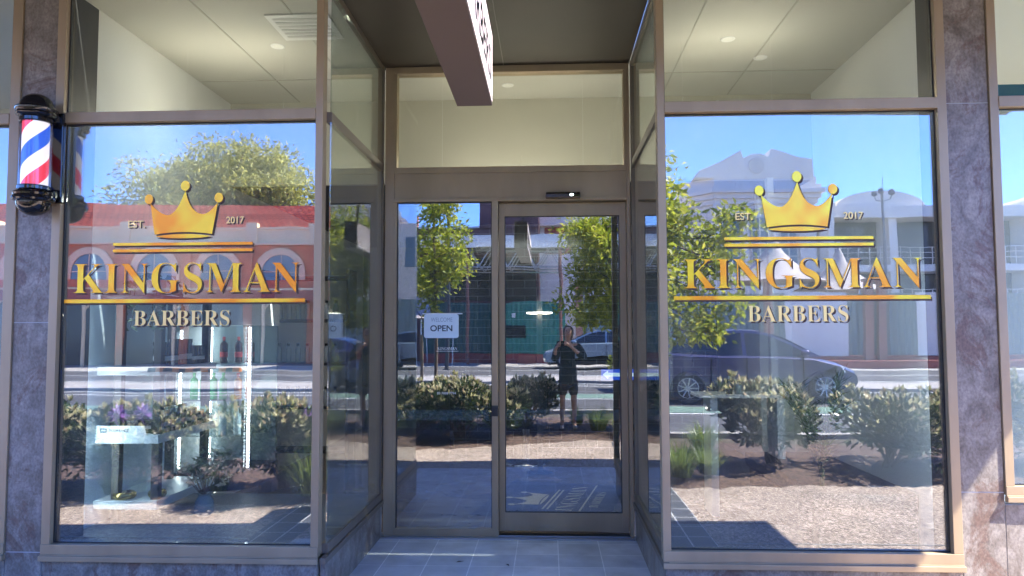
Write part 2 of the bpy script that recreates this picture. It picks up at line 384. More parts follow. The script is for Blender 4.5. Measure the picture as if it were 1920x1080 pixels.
# stone cladding
def cladding(name, x0, x1, joints, y=0.0, z0=0.0, z1=ZS, vert=()):
    b = MB(); bk = MB()
    zs = [z0] + list(joints) + [z1]; xs = [x0] + list(vert) + [x1]
    for a, c in zip(zs, zs[1:]):
        for p, q in zip(xs, xs[1:]):
            b.box(p + 0.002, q - 0.002, y, y + 0.03, a + 0.0025, c - 0.0025)
    o = b.make(name, stone, shop, bevel=0.0008)
    bk.box(x0 + 0.001 + (0.036 if x0 == 0.634 else 0), x1 - 0.001 - (0.036 if x1 == -1.300 else 0), y + 0.003, y + 0.25, z0 - 0.03, z1)
    bk.make('grout', grout, o)
    return o
cladding('stone_pillar', -3.112, -2.897, (0.29, 1.6, 2.86), y=0.012)
cladding('stone_pillar', 2.218, 2.448, (0.665, 2.80), y=0.012)
cladding('stone_plinth', -2.895, -1.300, (), y=0.014, z1=0.245)
cladding('stone_plinth', 0.634, 2.216, (), y=0.014, z1=0.245)
cladding('stone_plinth', 2.45, 6.0, (), y=0.014, z1=0.60, vert=(3.6, 4.8))
cladding('stone_plinth', -6.0, -3.114, (), y=0.014, z1=0.245, vert=(-4.6,))
for x, s in ((RL + 0.034, 1), (RR, -1)):      # the plinths of the recess sides
    b = MB(); b.box(x - s * 0.035, x - s * 0.005, 0.047, DY - 0.02, -0.03, 0.245); b.make('stone_plinth', stone, shop)
    b = MB(); b.box(x - s * 0.006, x - s * 0.003, DY - 0.022, DY - 0.012, 0.0, 0.245); b.make('grout', grout, shop)
# awning and soffit
b = MB(); b.prism([(-9, -0.001), (4.38, -0.001), (4.38, -2.95), (-9, -2.2)], ZS, 3.95, axis='z'); b.prism([(-9, -2.201), (4.38, -2.951), (4.38, -2.97), (-9, -2.22)], ZS - 0.01, 3.98, axis='z')
aw = b.make('awning', soffit_m, shop, bevel=0.004)
b = MB(); b.box(RL, RR, 0.0, DY + 0.06, ZS + 0.001, ZS + 0.06); b.make('soffit', soffit_m, shop)
for x in (-0.34, -2.3, 1.7):
    b = MB(); b.box(x, x + 0.006, -2.4, DY - 0.01 if x == -0.34 else -0.01, ZS - 0.0025, ZS + 0.01); b.make('soffit_joint', mat('joint_strip', (0.13, 0.11, 0.085), 0.5), shop)
b = MB(); b.box(-9, 9, 0.0, 0.3, 3.96, 7.5); b.box(-9, 9, -0.05, 0.35, 7.5, 7.62)
b.make('upper_wall', mat('render_beige', (0.42, 0.38, 0.33), 0.8, var=0.08), shop, bevel=0.01)

def pane(parent, x0, x1, z0, z1, y, m=None, name='pane', t=0.008, axis='y'):
    b = MB()
    if axis == 'y': b.box(x0, x1, y, y + t, z0, z1)
    else: b.box(y, y + t, x0, x1, z0, z1)
    return b.make(name, m or glass_front, parent)
def window(x0, x1, zb0, zb1, fl=0.05, fr=0.05, lit=True, ztop=ZS, post_r=True):
    """front window: outer frame x0..x1, transom, two panes, sub-sill"""
    w_ = bpy.data.objects.new('window', None); COL.objects.link(w_); w_.parent = shop; w_.location = (0, 0, 0)
    b = MB(); d = 0.075
    b.box(x0, x0 + fl, 0.0, d, zb1 + 0.0005, ztop - 0.001); b.box(x1 - fr, x1, 0.0, d, zb1 + 0.0005, ztop - 0.001)
    b.box(x0 + fl - 0.0, x1 - fr + 0.0, -0.004, d - 0.004, ZT0, ZT1)
    b.box(x0, x1, -0.004, d, zb0, zb1)
    b.make('frame', bronze, w_, bevel=0.002)
    s = MB(); s.box(x0 - 0.002, x1 + 0.004, -0.02, 0.012, zb0 - 0.036, zb0 - 0.006); s.box(x0, x1, -0.008, 0.0119, zb0 - 0.006, zb0)
    s.make('sill', bronze, w_, bevel=0.003)
    g = MB()
    for (a, c) in ((zb1, ZT0), (ZT1, ztop - 0.001)):
        g.box(x0 + fl, x0 + fl + 0.007, 0.035, 0.062, a, c); g.box(x1 - fr - 0.007, x1 - fr, 0.035, 0.062, a, c)
        g.box(x0 + fl + 0.007, x1 - fr - 0.007, 0.035, 0.062, c - 0.007, c); g.box(x0 + fl + 0.007, x1 - fr - 0.007, 0.035, 0.062, a, a + 0.006)
    g.make('gasket', gasket, w_)
    pane(w_, x0 + fl + 0.0072, x1 - fr - 0.0072, zb1 + 0.0065, ZT0 - 0.0072, 0.044)
    pane(w_, x0 + fl + 0.0072, x1 - fr - 0.0072, ZT1 + 0.0065, ztop - 0.009, 0.044, glass_upper)
    return w_
window(-2.895, RL, ZB0, ZB1, fl=0.05, fr=0.043)
window(0.619, 2.216, ZB0, ZB1, fl=0.043, fr=0.05)
window(2.45, 5.9, 0.653, 0.699, fl=0.047)
window(-5.9, -3.113, ZB0, ZB1, fr=0.06)
# jamb linings just inside the windows
for q in ((-3.018, -2.86, 0.09, 0.34), (2.21, 2.418, 0.09, 0.30)):
    b = MB(); b.box(*q, 0.28, ZS); b.make('jamb_lining', charcoal, shop)
# recess side windows
for x, s in ((RL + 0.034, 1), (RR, -1)):
    w_ = bpy.data.objects.new('side_window', None); COL.objects.link(w_); w_.parent = shop
    b = MB(); X = lambda a, c: (x - s * a, x - s * c)
    def bx(a, c, y0, y1, z0, z1, B=b):
        p, q = X(a, c); B.box(min(p, q), max(p, q), y0, y1, z0, z1)
    y0, y1 = 0.0755, DY - 0.012
    bx(0.0, 0.043, y1 - 0.045, y1, ZB1, ZS - 0.001)
    bx(0.004, 0.040, y0, y1 - 0.045, ZT0, ZT1)
    bx(-0.002, 0.043, y0 - 0.0, y1, ZB0, ZB1)
    bx(-0.014, 0.02, -0.012, y1, ZB0 - 0.036, ZB0 - 0.002)
    bx(0.004, 0.04, y0, y1 - 0.045, ZS - 0.045, ZS - 0.001)
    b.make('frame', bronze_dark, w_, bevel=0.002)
    xp = x - s * 0.014
    pane(w_, y0, y1 - 0.045, ZB1, ZT0, min(xp, xp), glass_side, axis='x')
    pane(w_, y0, y1 - 0.045, ZT1, ZS - 0.046, min(xp, xp), glass_side, axis='x')

# entrance screen: fanlight, header, sidelight and sliding door
b = MB(); yf = DY
b.box(RL + 0.038, -1.185, yf, yf + 0.09, 0.0, ZS - 0.001); b.box(0.60, RR - 0.004, yf, yf + 0.09, 0.0, ZS - 0.001)
b.box(-1.185, 0.60, yf - 0.006, yf + 0.09, 3.549, ZS - 0.001)
b.box(-1.185, 0.60, yf, yf + 0.09, 2.765, 2.811)
b.box(-1.185, -1.169, yf + 0.001, yf + 0.09, 2.811, 3.549); b.box(0.582, 0.60, yf + 0.001, yf + 0.09, 2.811, 3.549)
b.make('entrance_frame', bronze, shop, bevel=0.002)
b = MB(); b.box(-1.185, 0.60, yf + 0.012, yf + 0.16, 2.565, 2.765); b.box(-1.20, 0.605, yf - 0.004, yf + 0.16, 2.541, 2.567)
b.make('header', bronze, shop, bevel=0.002)
fl = bpy.data.objects.new('fanlight', None); COL.objects.link(fl); fl.parent = shop
pane(fl, -1.169, 0.582, 2.811, 3.549, yf + 0.04, glass_upper)
sl = bpy.data.objects.new('sidelight', None); COL.objects.link(sl); sl.parent = shop
b = MB(); b.box(-1.185, -1.166, yf + 0.004, yf + 0.06, 0.0, 2.541); b.box(-0.431, -0.384, yf - 0.004, yf + 0.06, 0.0, 2.541)
b.box(-1.166, -0.431, yf + 0.002, yf + 0.06, 0.0, 0.066)
b.make('frame', bronze, sl, bevel=0.002)
b = MB()
b.box(-1.166, -1.16, yf + 0.02, yf + 0.05, 0.066, 2.541); b.box(-0.437, -0.431, yf + 0.02, yf + 0.05, 0.066, 2.541); b.box(-1.16, -0.437, yf + 0.02, yf + 0.05, 2.535, 2.541)
b.make('gasket', gasket, sl)
pane(sl, -1.16, -0.437, 0.067, 2.535, yf + 0.032)
sdoor = bpy.data.objects.new('sliding_door', None); COL.objects.link(sdoor); sdoor.parent = shop
yd = yf + 0.075
b = MB(); b.box(-0.382, -0.337, yd, yd + 0.04, 0.035, 2.538); b.box(0.548, 0.598, yd, yd + 0.04, 0.035, 2.538)
b.box(-0.337, 0.548, yd + 0.002, yd + 0.04, 0.035, 0.172); b.box(-0.337, 0.548, yd + 0.002, yd + 0.04, 2.435, 2.538)
b.make('frame', bronze, sdoor, bevel=0.002)
b = MB()
b.box(-0.337, -0.331, yd + 0.006, yd + 0.035, 0.172, 2.435); b.box(0.542, 0.548, yd + 0.006, yd + 0.035, 0.172, 2.435)
b.box(-0.331, 0.542, yd + 0.006, yd + 0.035, 2.429, 2.435); b.box(-0.331, 0.542, yd + 0.006, yd + 0.035, 0.172, 0.178)
b.make('gasket', gasket, sdoor)
pane(sdoor, -0.331, 0.542, 0.178, 2.429, yd + 0.016)
b = MB(); b.box(-0.43, -0.385, yf - 0.012, yf - 0.0045, 0.905, 0.985); b.lathe([(0.009, 0), (0.009, 0.006), (0.0, 0.006)], (-0.4075, yf - 0.0125, 0.955), n=16, axis='y')
b.make('lock', gasket, sdoor, bevel=0.002)
fr_m = mat('frosted_film', (0.55, 0.62, 0.60), 0.6)
m, t, bb = nodes('frosted_strip'); tr = N(t, 'ShaderNodeBsdfTransparent'); mx = N(t, 'ShaderNodeMixShader'); mx.inputs[0].default_value = 0.42
bb.inputs['Base Color'].default_value = (0.40, 0.46, 0.44, 1); bb.inputs['Roughness'].default_value = 0.6
t.links.new(tr.outputs[0], mx.inputs[1]); t.links.new(bb.outputs[0], mx.inputs[2]); t.links.new(mx.outputs[0], t.nodes['Material Output'].inputs[0])
frost = m
b = MB(); b.box(-1.16, -0.437, yf + 0.041, yf + 0.0425, 0.868, 0.945); b.make('frosted_strip', frost, sl)
b = MB(); b.box(-0.331, 0.542, yd + 0.025, yd + 0.0265, 0.868, 0.945); b.make('frosted_strip', frost, sdoor)
b = MB(); b.box(RL + 0.004, RR - 0.004, yf - 0.055, yf + 0.10, -0.01, 0.012); b.box(-0.384, 0.60, yf - 0.004, yf + 0.002, 0.012, 0.022)
b.make('threshold', mat('threshold_metal', (0.26, 0.27, 0.30), 0.35, 0.5), shop, bevel=0.002)
b = MB(); b.box(-0.384, 0.60, yf + 0.01, yf + 0.14, 0.0121, 0.016); b.make('door_track', black_m, shop)

# interior shell
b = MB()
b.sheet(-3.4, 2.42, DY + 0.1, 8.0, 0.006)
b.make('interior_floor', mat('polished_floor', (0.16, 0.125, 0.105), 0.16, col2=(0.24, 0.19, 0.16), scale=2.5, spec=0.6), shop)
for q in ((-3.02, RL - 0.045, 0.085, DY + 0.08, 0.06, 0.30), (RR + 0.045, 2.40, 0.085, DY + 0.08, 0.02, 0.10)):
    b = MB(); b.box(*q); b.make('window_platform', mat('platform_grey', (0.10, 0.11, 0.13), 0.5), shop)
for q in ((-3.06, -3.02, 0.08, 8.0, 0.0, 3.72), (2.42, 2.46, 0.08, 8.0, 0.0, 3.72)):
    b = MB(); b.box(*q); b.make('interior_wall', white_cool, shop)
b = MB(); b.box(-3.02, RL - 0.045, 0.07, 2.7, 3.72, 3.76); b.box(RR + 0.045, 2.42, 0.07, 2.7, 3.72, 3.76); b.box(RL - 0.045, RR + 0.045, DY + 0.09, 2.7, 3.72, 3.76)
b.make('ceiling', ceil_m, shop)
b = MB()
for x in (-2.35, -1.75, 1.05, 1.65): b.box(x, x + 0.012, 0.08, 2.68, 3.716, 3.7199)
b.box(-3.0, 2.4, 2.05, 2.062, 3.715, 3.7195)
b.make('ceiling_joint', mat('ceiling_joint', (0.48, 0.465, 0.41), 0.8), shop)
b = MB(); b.box(-3.02, 2.42, 2.7, 2.76, 2.93, 3.76)
b.make('bulkhead', white_wall, shop)
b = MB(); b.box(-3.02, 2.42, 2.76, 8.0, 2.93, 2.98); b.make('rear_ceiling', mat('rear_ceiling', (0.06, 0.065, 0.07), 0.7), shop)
b = MB(); b.box(-1.25, 2.10, 5.3, 5.36, 0.0, 2.92); b.make('tiled_wall', subway, shop)
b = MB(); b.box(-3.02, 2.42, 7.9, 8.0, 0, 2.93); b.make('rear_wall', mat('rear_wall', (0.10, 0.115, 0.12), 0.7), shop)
for q in ((2.10, 2.42),):
    b = MB(); b.box(*q, 3.4, 3.46, 0, 2.93); b.make('partition', white_cool, shop)
# the shops next door
for (x0, x1) in ((2.48, 7.0), (-7.0, -3.08)):
    b = MB(); b.box(x0, x1, 2.6, 2.66, 0, ZS + 0.12); b.box(x0, x1, 0.08, 2.6, 3.68, 3.72); b.box(x0, x1, 0.08, 2.6, 0.0, 0.02)
    b.make('next_door_wall', mat('next_door_plaster', (0.62, 0.61, 0.52), 0.8), shop)
b = MB(); b.box(2.5, 6.8, 0.10, 0.14, 2.84, 2.93); b.make('teal_blind_box', mat('teal_paint', (0.02, 0.20, 0.22), 0.5), shop)

# ceiling downlights, then unseen fill tubes added to light the shop
dl_m = mat('downlight_lens', (0.8, 0.8, 0.75), 0.4, emit=(1, 0.92, 0.8), estr=0.03)
ring_m = mat('fixture_white', (0.8, 0.8, 0.78), 0.4)
proto = None
for i, (x, y, z, lab) in enumerate([(1.35, 1.35, 3.72, 'nearer of the two small downlights in the ceiling above the right window'), (1.70, 1.75, 3.72, 'farther of the two small downlights in the ceiling above the right window'),
                     (-2.05, 1.3, 3.72, 'round recessed downlight in the ceiling above the left window'), (-0.35, 2.3, 3.72, 'round recessed downlight behind the fanlight over the door')]):
    if proto is None:
        t_ = thing('downlight', lab, 'light', (x, y, z), group='ceiling downlights')
        b = MB(); b.lathe([(0.034, -0.002), (0.05, -0.006), (0.055, -0.001)], n=24); b.make('trim', ring_m, t_, smooth=60)
        b = MB(); b.lathe([(0.0, -0.003), (0.034, -0.003)], n=24); b.make('lens', dl_m, t_)
        proto = t_
    else:
        t_ = copy_tree(proto); t_.location = (x, y, z); t_['label'] = lab
fill_tube_m = mat('fill_tube', (0.9, 0.9, 0.85), 0.4, emit=(1.0, 0.94, 0.82), estr=FILL_TUBE)
for (x0, x1, y, z, lab) in ((-2.85, -1.9, 1.3, 3.19, 'added fill tube hung across the left window bay behind its bar'), (0.9, 1.75, 1.3, 3.19, 'added fill tube hung across the right window bay behind its bar'), (-1.0, 0.4, 2.1, 2.84, 'added fill tube hung behind the header over the door'),
                        (-1.2, 0.5, 3.15, 2.90, 'longest added fill tube, in the rear of the shop')):
    t_ = thing('fill_tube', lab, 'light', (0, 0, 0), group='added fill tubes hung inside the shop')  # out of view, added to brighten the ceilings and floor
    b = MB(); b.tube([(x0, y, z), (x1, y, z)], 0.02, n=10); b.make('tube', fill_tube_m, t_, smooth=60)
    for q in (x0, x1 - 0.03):
        b = MB(); b.tube([(q, y, z), (q + 0.03, y, z)], 0.024, n=10); b.make('end_cap', ring_m, t_, smooth=40)
    for q in (x0 + 0.1, x1 - 0.1):
        b = MB(); b.tube([(q, y, z), (q, y, 3.72 if y < 2.7 else 2.93)], 0.0006, n=5); b.make('wire', ring_m, t_)

for x, y, lab in ((-2.95, 0.40, 'added upright fill tube behind the left jamb of the left window'), (2.35, 0.36, 'added upright fill tube behind the right jamb of the right window')):  # unseen tubes added to light the window displays from the side
    t_ = thing('fill_tube', lab, 'light', (x, y, 0), group='added upright fill tubes behind the window jambs')
    b = MB(); b.tube([(0, 0, 0.45), (0, 0, 2.0)], 0.014, n=10); b.make('tube', mat('fill_tube_low', (0.9, 0.9, 0.85), 0.4, emit=(0.86, 0.95, 1.0), estr=9.0), t_, smooth=60)
    for z in (0.42, 2.0):
        b = MB(); b.tube([(0, 0, z), (0, 0, z + 0.03)], 0.018, n=10); b.make('end_cap', ring_m, t_, smooth=40)

# ================================================================== window lettering
def gold_mat():
    m, t, b = nodes('gold_foil')
    tc = N(t, 'ShaderNodeTexCoord'); n = N(t, 'ShaderNodeTexNoise'); n.inputs['Scale'].default_value = 5.0; n.inputs['Detail'].default_value = 1.5
    t.links.new(tc.outputs['Object'], n.inputs[0])
    cr = N(t, 'ShaderNodeValToRGB'); e = cr.color_ramp.elements
    e[0].position = 0.4; e[0].color = (1.0, 0.40, 0.045, 1); e[1].position = 0.60; e[1].color = (1.0, 0.74, 0.07, 1)
    t.links.new(n.outputs['Fac'], cr.inputs[0]); t.links.new(cr.outputs[0], b.inputs['Base Color'])
    b.inputs['Metallic'].default_value = 0.7; b.inputs['Roughness'].default_value = 0.27
    return m
gold = gold_mat()
cream_l = mat('cream_lettering', (0.98, 0.74, 0.28), 0.35, 0.3)
shade_l = mat('brown_lettering_shadow', (0.045, 0.022, 0.014), 0.6)
edge_l = mat('pale_gold_edge', (0.95, 0.82, 0.45), 0.35, 0.3)
def bez(p0, p1, p2, n=10):
    return [((1 - t) ** 2 * p0[0] + 2 * t * (1 - t) * p1[0] + t * t * p2[0], (1 - t) ** 2 * p0[1] + 2 * t * (1 - t) * p1[1] + t * t * p2[1]) for t in [i / n for i in range(n)]]
def crown_polys():
    body = bez((497, 748), (466, 560), (436, 362), 4) + bez((436, 362), (560, 500), (655, 508)) + bez((655, 508), (770, 500), (862, 210)) \
        + bez((868, 210), (930, 480), (1085, 500)) + bez((1085, 500), (1170, 500), (1275, 352)) + bez((1275, 352), (1240, 560), (1208, 745), 4) + bez((1208, 745), (850, 690), (497, 748))
    band = bez((500, 770), (850, 714), (1198, 768), 14) + bez((1198, 768), (1100, 795), (850, 795), 8) + bez((850, 795), (600, 795), (500, 770), 8)
    balls = [[(cx + r_ * math.cos(a * math.pi / 14), cy + r2 * math.sin(a * math.pi / 14)) for a in range(28)] for cx, cy, r_, r2 in ((415, 310, 52, 61), (864, 148, 55, 64), (1283, 300, 53, 61))]
    return [body, band] + balls
def crown(name, m, parent, x0, x1, z0, z1, y, t=0.0015, grow=0.0, floor=False):
    b = MB()
    for P in crown_polys():
        q = [(x0 + (u - 363) / (1336 - 363) * (x1 - x0), z1 - (v - 84) / (795 - 84) * (z1 - z0)) for u, v in P]
        if floor: b.prism([(-z, x) for x, z in q], y, y + t, axis='z')
        else: b.prism(q, y - t, y, axis='y')
    return b.make(name, m, parent)
def logo(label, cr, l1, l2, K, u, Bb, est, yr):
    yG = 0.0405
    t_ = thing('window_lettering', label, 'shop lettering', (0, 0, 0), group='gold shop name signs on the two front windows')
    sx, sz = 0.011, -0.010
    def pair(fn, *box, dx=sx, dz=sz, m=gold, **kw):
        x0, x1, z0, z1 = box
        fn(x0 + dx, x1 + dx, z0 + dz, z1 + dz, yG + 0.0022, shade_l, **kw); fn(x0, x1, z0, z1, yG, m, **kw)
    pair(lambda a, c, d, e, y, m, **k: crown('crown', m, t_, a, c, d, e, y), *cr)
    def bar(a, c, d, e, y, m, **k):
        b = MB(); b.box(a, c, y - 0.0015, y, d, e); b.make('rule', m, t_)
    for q in (l1, l2, u): pair(bar, *q, dx=0.008, dz=-0.010)
    pair(lambda a, c, d, e, y, m, **k: text('lettering', 'KINGSMAN', m, t_, a, c, d, e, y, serif=True, offset=-0.0095, extrude=0.0008), *K)
    pair(lambda a, c, d, e, y, m, **k: text('lettering', 'BARBERS', m, t_, a, c, d, e, y, serif=True, offset=-0.009, extrude=0.0008, spacing=1.03), *Bb, m=cream_l, dx=0.010, dz=-0.009)
    pair(lambda a, c, d, e, y, m, **k: text('lettering', 'EST.', m, t_, a, c, d, e, y, extrude=0.0008, offset=0.01), *est, m=cream_l, dx=0.007, dz=-0.006)
    pair(lambda a, c, d, e, y, m, **k: text('lettering', '2017', m, t_, a, c, d, e, y, extrude=0.0008, offset=0.01), *yr, m=cream_l, dx=0.007, dz=-0.006)
logo('gold crown and shop name lettering on the left window beside the barber pole', (-2.362, -1.893, 2.088, 2.428), (-2.545, -1.713, 2.047, 2.064), (-2.545, -1.713, 2.009, 2.026),
     (-2.775, -1.432, 1.768, 1.945), (-2.83, -1.40, 1.712, 1.734), (-2.41, -1.842, 1.578, 1.668), (-2.458, -2.356, 2.153, 2.195), (-1.872, -1.768, 2.172, 2.213))
logo('gold crown and shop name lettering on the right window', (1.165, 1.622, 2.096, 2.436), (0.99, 1.812, 2.048, 2.065), (0.99, 1.812, 2.011, 2.028),
     (0.762, 2.072, 1.775, 1.945), (0.703, 2.112, 1.712, 1.734), (1.112, 1.662, 1.588, 1.68), (1.055, 1.15, 2.162, 2.202), (1.652, 1.76, 2.162, 2.202))

# open sign on the sidelight
t_ = thing('open_sign', 'pale blue card sign reading welcome and open hung inside the glass beside the door', 'sign', (0, 0, 0))
b = MB(); zz = []
for cx, cz, a0 in ((-0.705, 1.512, -90), (-0.705, 1.658, 0), (-0.935, 1.658, 90), (-0.935, 1.512, 180)):
    for k in range(5):
        a = R(a0 + k * 22.5); zz.append((cx + 0.018 * math.cos(a), cz + 0.018 * math.sin(a)))
b.prism(zz, yf + 0.018, yf + 0.022); b.make('card', mat('pale_blue_card', (0.72, 0.84, 0.92), 0.5), t_)
b = MB(); b.box(-0.965, -0.66, yf + 0.016, yf + 0.024, 1.676, 1.684); b.make('hanging_rail', mat('rail_white', (0.8, 0.82, 0.82), 0.3), t_)
dk = mat('dark_blue_print', (0.03, 0.06, 0.10), 0.5); lt = mat('grey_blue_print', (0.30, 0.42, 0.52), 0.5)
text('lettering', 'WELCOME', lt, t_, -0.90, -0.735, 1.618, 1.650, yf + 0.0175); text('lettering', 'OPEN', dk, t_, -0.905, -0.735, 1.545, 1.592, yf + 0.0175, offset=0.02)
t_ = thing('door_lettering', 'small white printed shop name and phone number on the glass beside the door', 'lettering', (0, 0, 0))
wp = mat('white_print', (0.75, 0.78, 0.78), 0.5)
text('lettering', 'KINGSMAN', wp, t_, -0.85, -0.70, 1.402, 1.424, yf + 0.031, serif=True, offset=-0.01)
text('lettering', '03 7009 7744', wp, t_, -0.853, -0.708, 1.065, 1.083, yf + 0.031, offset=0.015)
b = MB(); b.box(-0.86, -0.69, yf + 0.030, yf + 0.0312, 1.392, 1.395); b.make('rule', wp, t_)

# sensor over the door
b = MB(); b.prism([(yf - 0.05, 2.555), (yf + 0.011, 2.55), (yf + 0.011, 2.602), (yf - 0.03, 2.60), (yf - 0.052, 2.585)], -0.015, 0.245, axis='x')
t_ = thing('door_sensor', 'small black motion sensor on the header above the sliding door', 'sensor', (0, 0, 0))
b.make('housing', black, t_, bevel=0.004)
b = MB(); b.lathe([(0.0, -0.0535), (0.010, -0.053)], (0.18, yf, 2.575), n=16, axis='y', sx=1.6); b.make('indicator', mat('sensor_eye', (0.7, 0.8, 0.78), 0.2, emit=(0.8, 1, 0.95), estr=0.6), t_)

# blade sign under the awning
t_ = thing('hanging_sign', 'brown box sign with black lettering on its pale side hanging under the awning', 'sign', (0, 0, 0))
b = MB(); b.box(-0.382, -0.2325, -3.0, -1.10, 2.49, 2.80); b.make('housing', mat('sign_brown', (0.105, 0.080, 0.062), 0.5, var=0.05, scale=2), t_, bevel=0.003)
for x, nm in ((-0.2322, 'face'), (-0.3835, 'face')):
    b = MB(); b.box(x, x + 0.0012, -2.985, -1.115, 2.503, 2.787); b.make(nm, mat('sign_face', (0.80, 0.68, 0.66), 0.45, emit=(1.0, 0.80, 0.76), estr=0.22), t_)
b = MB(); b.box(-0.2308, -0.2298, -2.97, -1.13, 2.508, 2.518); b.make('border', mat('sign_trim_white', (0.85, 0.85, 0.82), 0.4), t_)
b = MB(); b.box(-0.2308, -0.2298, -2.95, -1.17, 2.532, 2.537); b.make('rule', black_m, t_)
text('lettering', 'BARBERS', black_m, t_, -2.10, -1.20, 2.555, 2.70, -0.2305, offset=0.012, face='+x', extrude=0.0006)
text('lettering', 'KINGSMAN', black_m, t_, -2.93, -2.20, 2.555, 2.70, -0.2305, offset=0.012, face='+x', extrude=0.0006)
for y in (-1.4, -2.25):
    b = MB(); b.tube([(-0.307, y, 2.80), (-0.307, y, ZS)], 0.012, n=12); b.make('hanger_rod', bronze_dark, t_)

for k, (x, y, a, lab) in enumerate(((-0.60, 0.88, 0.5, 'small dark dead leaf lying on the porch paving, left of centre'), (-0.28, 0.82, 2.1, 'smaller dark dead leaf on the porch paving near the door mullion'))):
    b = MB(); q = 0.032 - 0.008 * k; b.add([(-q, 0, 0.001), (-q * .2, q * .34, 0.006), (q, 0, 0.002), (-q * .1, -q * .34, 0.007)], [(0, 1, 2), (0, 2, 3)])
    o = b.make('dead_leaf', mat('dead_leaf', (0.03, 0.022, 0.016), 0.8), loc=(x, y, 0.005)); o.rotation_euler = (0, 0, a); tag(o, lab, 'leaf', 'dead leaves on the porch')
t_ = thing('smoke_detector', 'small round white detector high on the wall above the right window', 'detector', (1.57, 2.70, 3.62))
b = MB(); b.lathe([(0.0, -0.035), (0.03, -0.034), (0.045, -0.02), (0.05, 0.0)], n=24, axis='y'); b.make('case', ring_m, t_, smooth=50)
b = MB(); b.lathe([(0.0, -0.040), (0.012, -0.038), (0.014, -0.034)], n=12, axis='y'); b.make('sensor', black_m, t_)
t_ = thing('ceiling_vent', 'square white air vent in the ceiling at the top of the left window', 'vent', (-1.72, 0.95, 3.72))
b = MB(); b.box(-0.22, 0.22, -0.22, 0.22, -0.012, -0.001); b.make('frame', ring_m, t_, bevel=0.003)
b = MB()
for k in range(6): b.box(-0.18, 0.18, -0.17 + k * 0.06, -0.14 + k * 0.06, -0.016, -0.0121)
b.make('louvre', mat('vent_grey', (0.60, 0.60, 0.56), 0.6), t_)

# ================================================================== barber pole
def stripe_mat():
    m, t, b = nodes('barber_stripes')
    tc = N(t, 'ShaderNodeTexCoord'); sp = N(t, 'ShaderNodeSeparateXYZ'); t.links.new(tc.outputs['Object'], sp.inputs[0])
    at = N(t, 'ShaderNodeMath', operation='ARCTAN2'); t.links.new(sp.outputs['Y'], at.inputs[0]); t.links.new(sp.outputs['X'], at.inputs[1])
    dv = N(t, 'ShaderNodeMath', operation='DIVIDE'); t.links.new(at.outputs[0], dv.inputs[0]); dv.inputs[1].default_value = 2 * math.pi
    mz = N(t, 'ShaderNodeMath', operation='MULTIPLY'); t.links.new(sp.outputs['Z'], mz.inputs[0]); mz.inputs[1].default_value = 1 / 0.40
    su = N(t, 'ShaderNodeMath', operation='SUBTRACT'); t.links.new(mz.outputs[0], su.inputs[0]); t.links.new(dv.outputs[0], su.inputs[1])
    ad = N(t, 'ShaderNodeMath', operation='ADD'); t.links.new(su.outputs[0], ad.inputs[0]); ad.inputs[1].default_value = 10.6
    fr = N(t, 'ShaderNodeMath', operation='FRACT'); t.links.new(ad.outputs[0], fr.inputs[0])
    cr = N(t, 'ShaderNodeValToRGB'); cr.color_ramp.interpolation = 'CONSTANT'; e = cr.color_ramp.elements
    e[0].position = 0; e[0].color = (0.78, 0.70, 0.68, 1); e[1].position = 0.25; e[1].color = (0.72, 0.035, 0.06, 1)
    for p, c in ((0.5, (0.78, 0.70, 0.68, 1)), (0.75, (0.02, 0.09, 0.50, 1))):
        x = e.new(p); x.color = c
    t.links.new(fr.outputs[0], cr.inputs[0]); t.links.new(cr.outputs[0], b.inputs['Base Color']); b.inputs['Roughness'].default_value = 0.4
    t.links.new(cr.outputs[0], b.inputs['Emission Color']); b.inputs['Emission Strength'].default_value = 0.10
    return m
bp_ = thing('barber_pole', 'wall mounted barber pole with red white and blue stripes and black domed ends', 'barber pole', (-2.93, -0.108, 2.558))
bp_.scale = (0.88, 0.88, 0.985)
b = MB(); b.lathe([(0.078, -0.188), (0.078, 0.188)], n=48); b.make('striped_cylinder', stripe_mat(), bp_, smooth=60, loc=(0, 0, 0))
b = MB(); b.lathe([(0.092, -0.19), (0.092, 0.19)], n=48)
gl = glass_mat('pole_glass', 0.05, (0.97, 0.98, 1.0)); b.make('glass_cover', gl, bp_, smooth=60)
def cap(sg):
    pr = [(0.094, 0.255), (0.100, 0.262), (0.100, 0.285), (0.094, 0.29), (0.118, 0.305), (0.123, 0.315), (0.118, 0.33), (0.126, 0.342), (0.128, 0.355), (0.122, 0.368), (0.108, 0.374), (0.104, 0.378),
          (0.100, 0.40), (0.088, 0.43), (0.068, 0.452), (0.042, 0.468), (0.018, 0.475), (0.0, 0.476)]
    b = MB(); b.lathe([(r_ * 0.98, (0.185 + (z - 0.255) * 0.78) * sg) for r_, z in pr], n=48); return b
cap(1).make('top_cap', black, bp_, smooth=35); cap(-1).make('bottom_cap', black, bp_, smooth=35)
b = MB(); b.box(-0.03, 0.10, 0.05, 0.13, 0.20, 0.25); b.box(-0.03, 0.10, 0.05, 0.13, -0.25, -0.20); b.box(0.04, 0.115, 0.10, 0.136, -0.27, 0.27)
b.make('bracket', black, bp_, bevel=0.008)

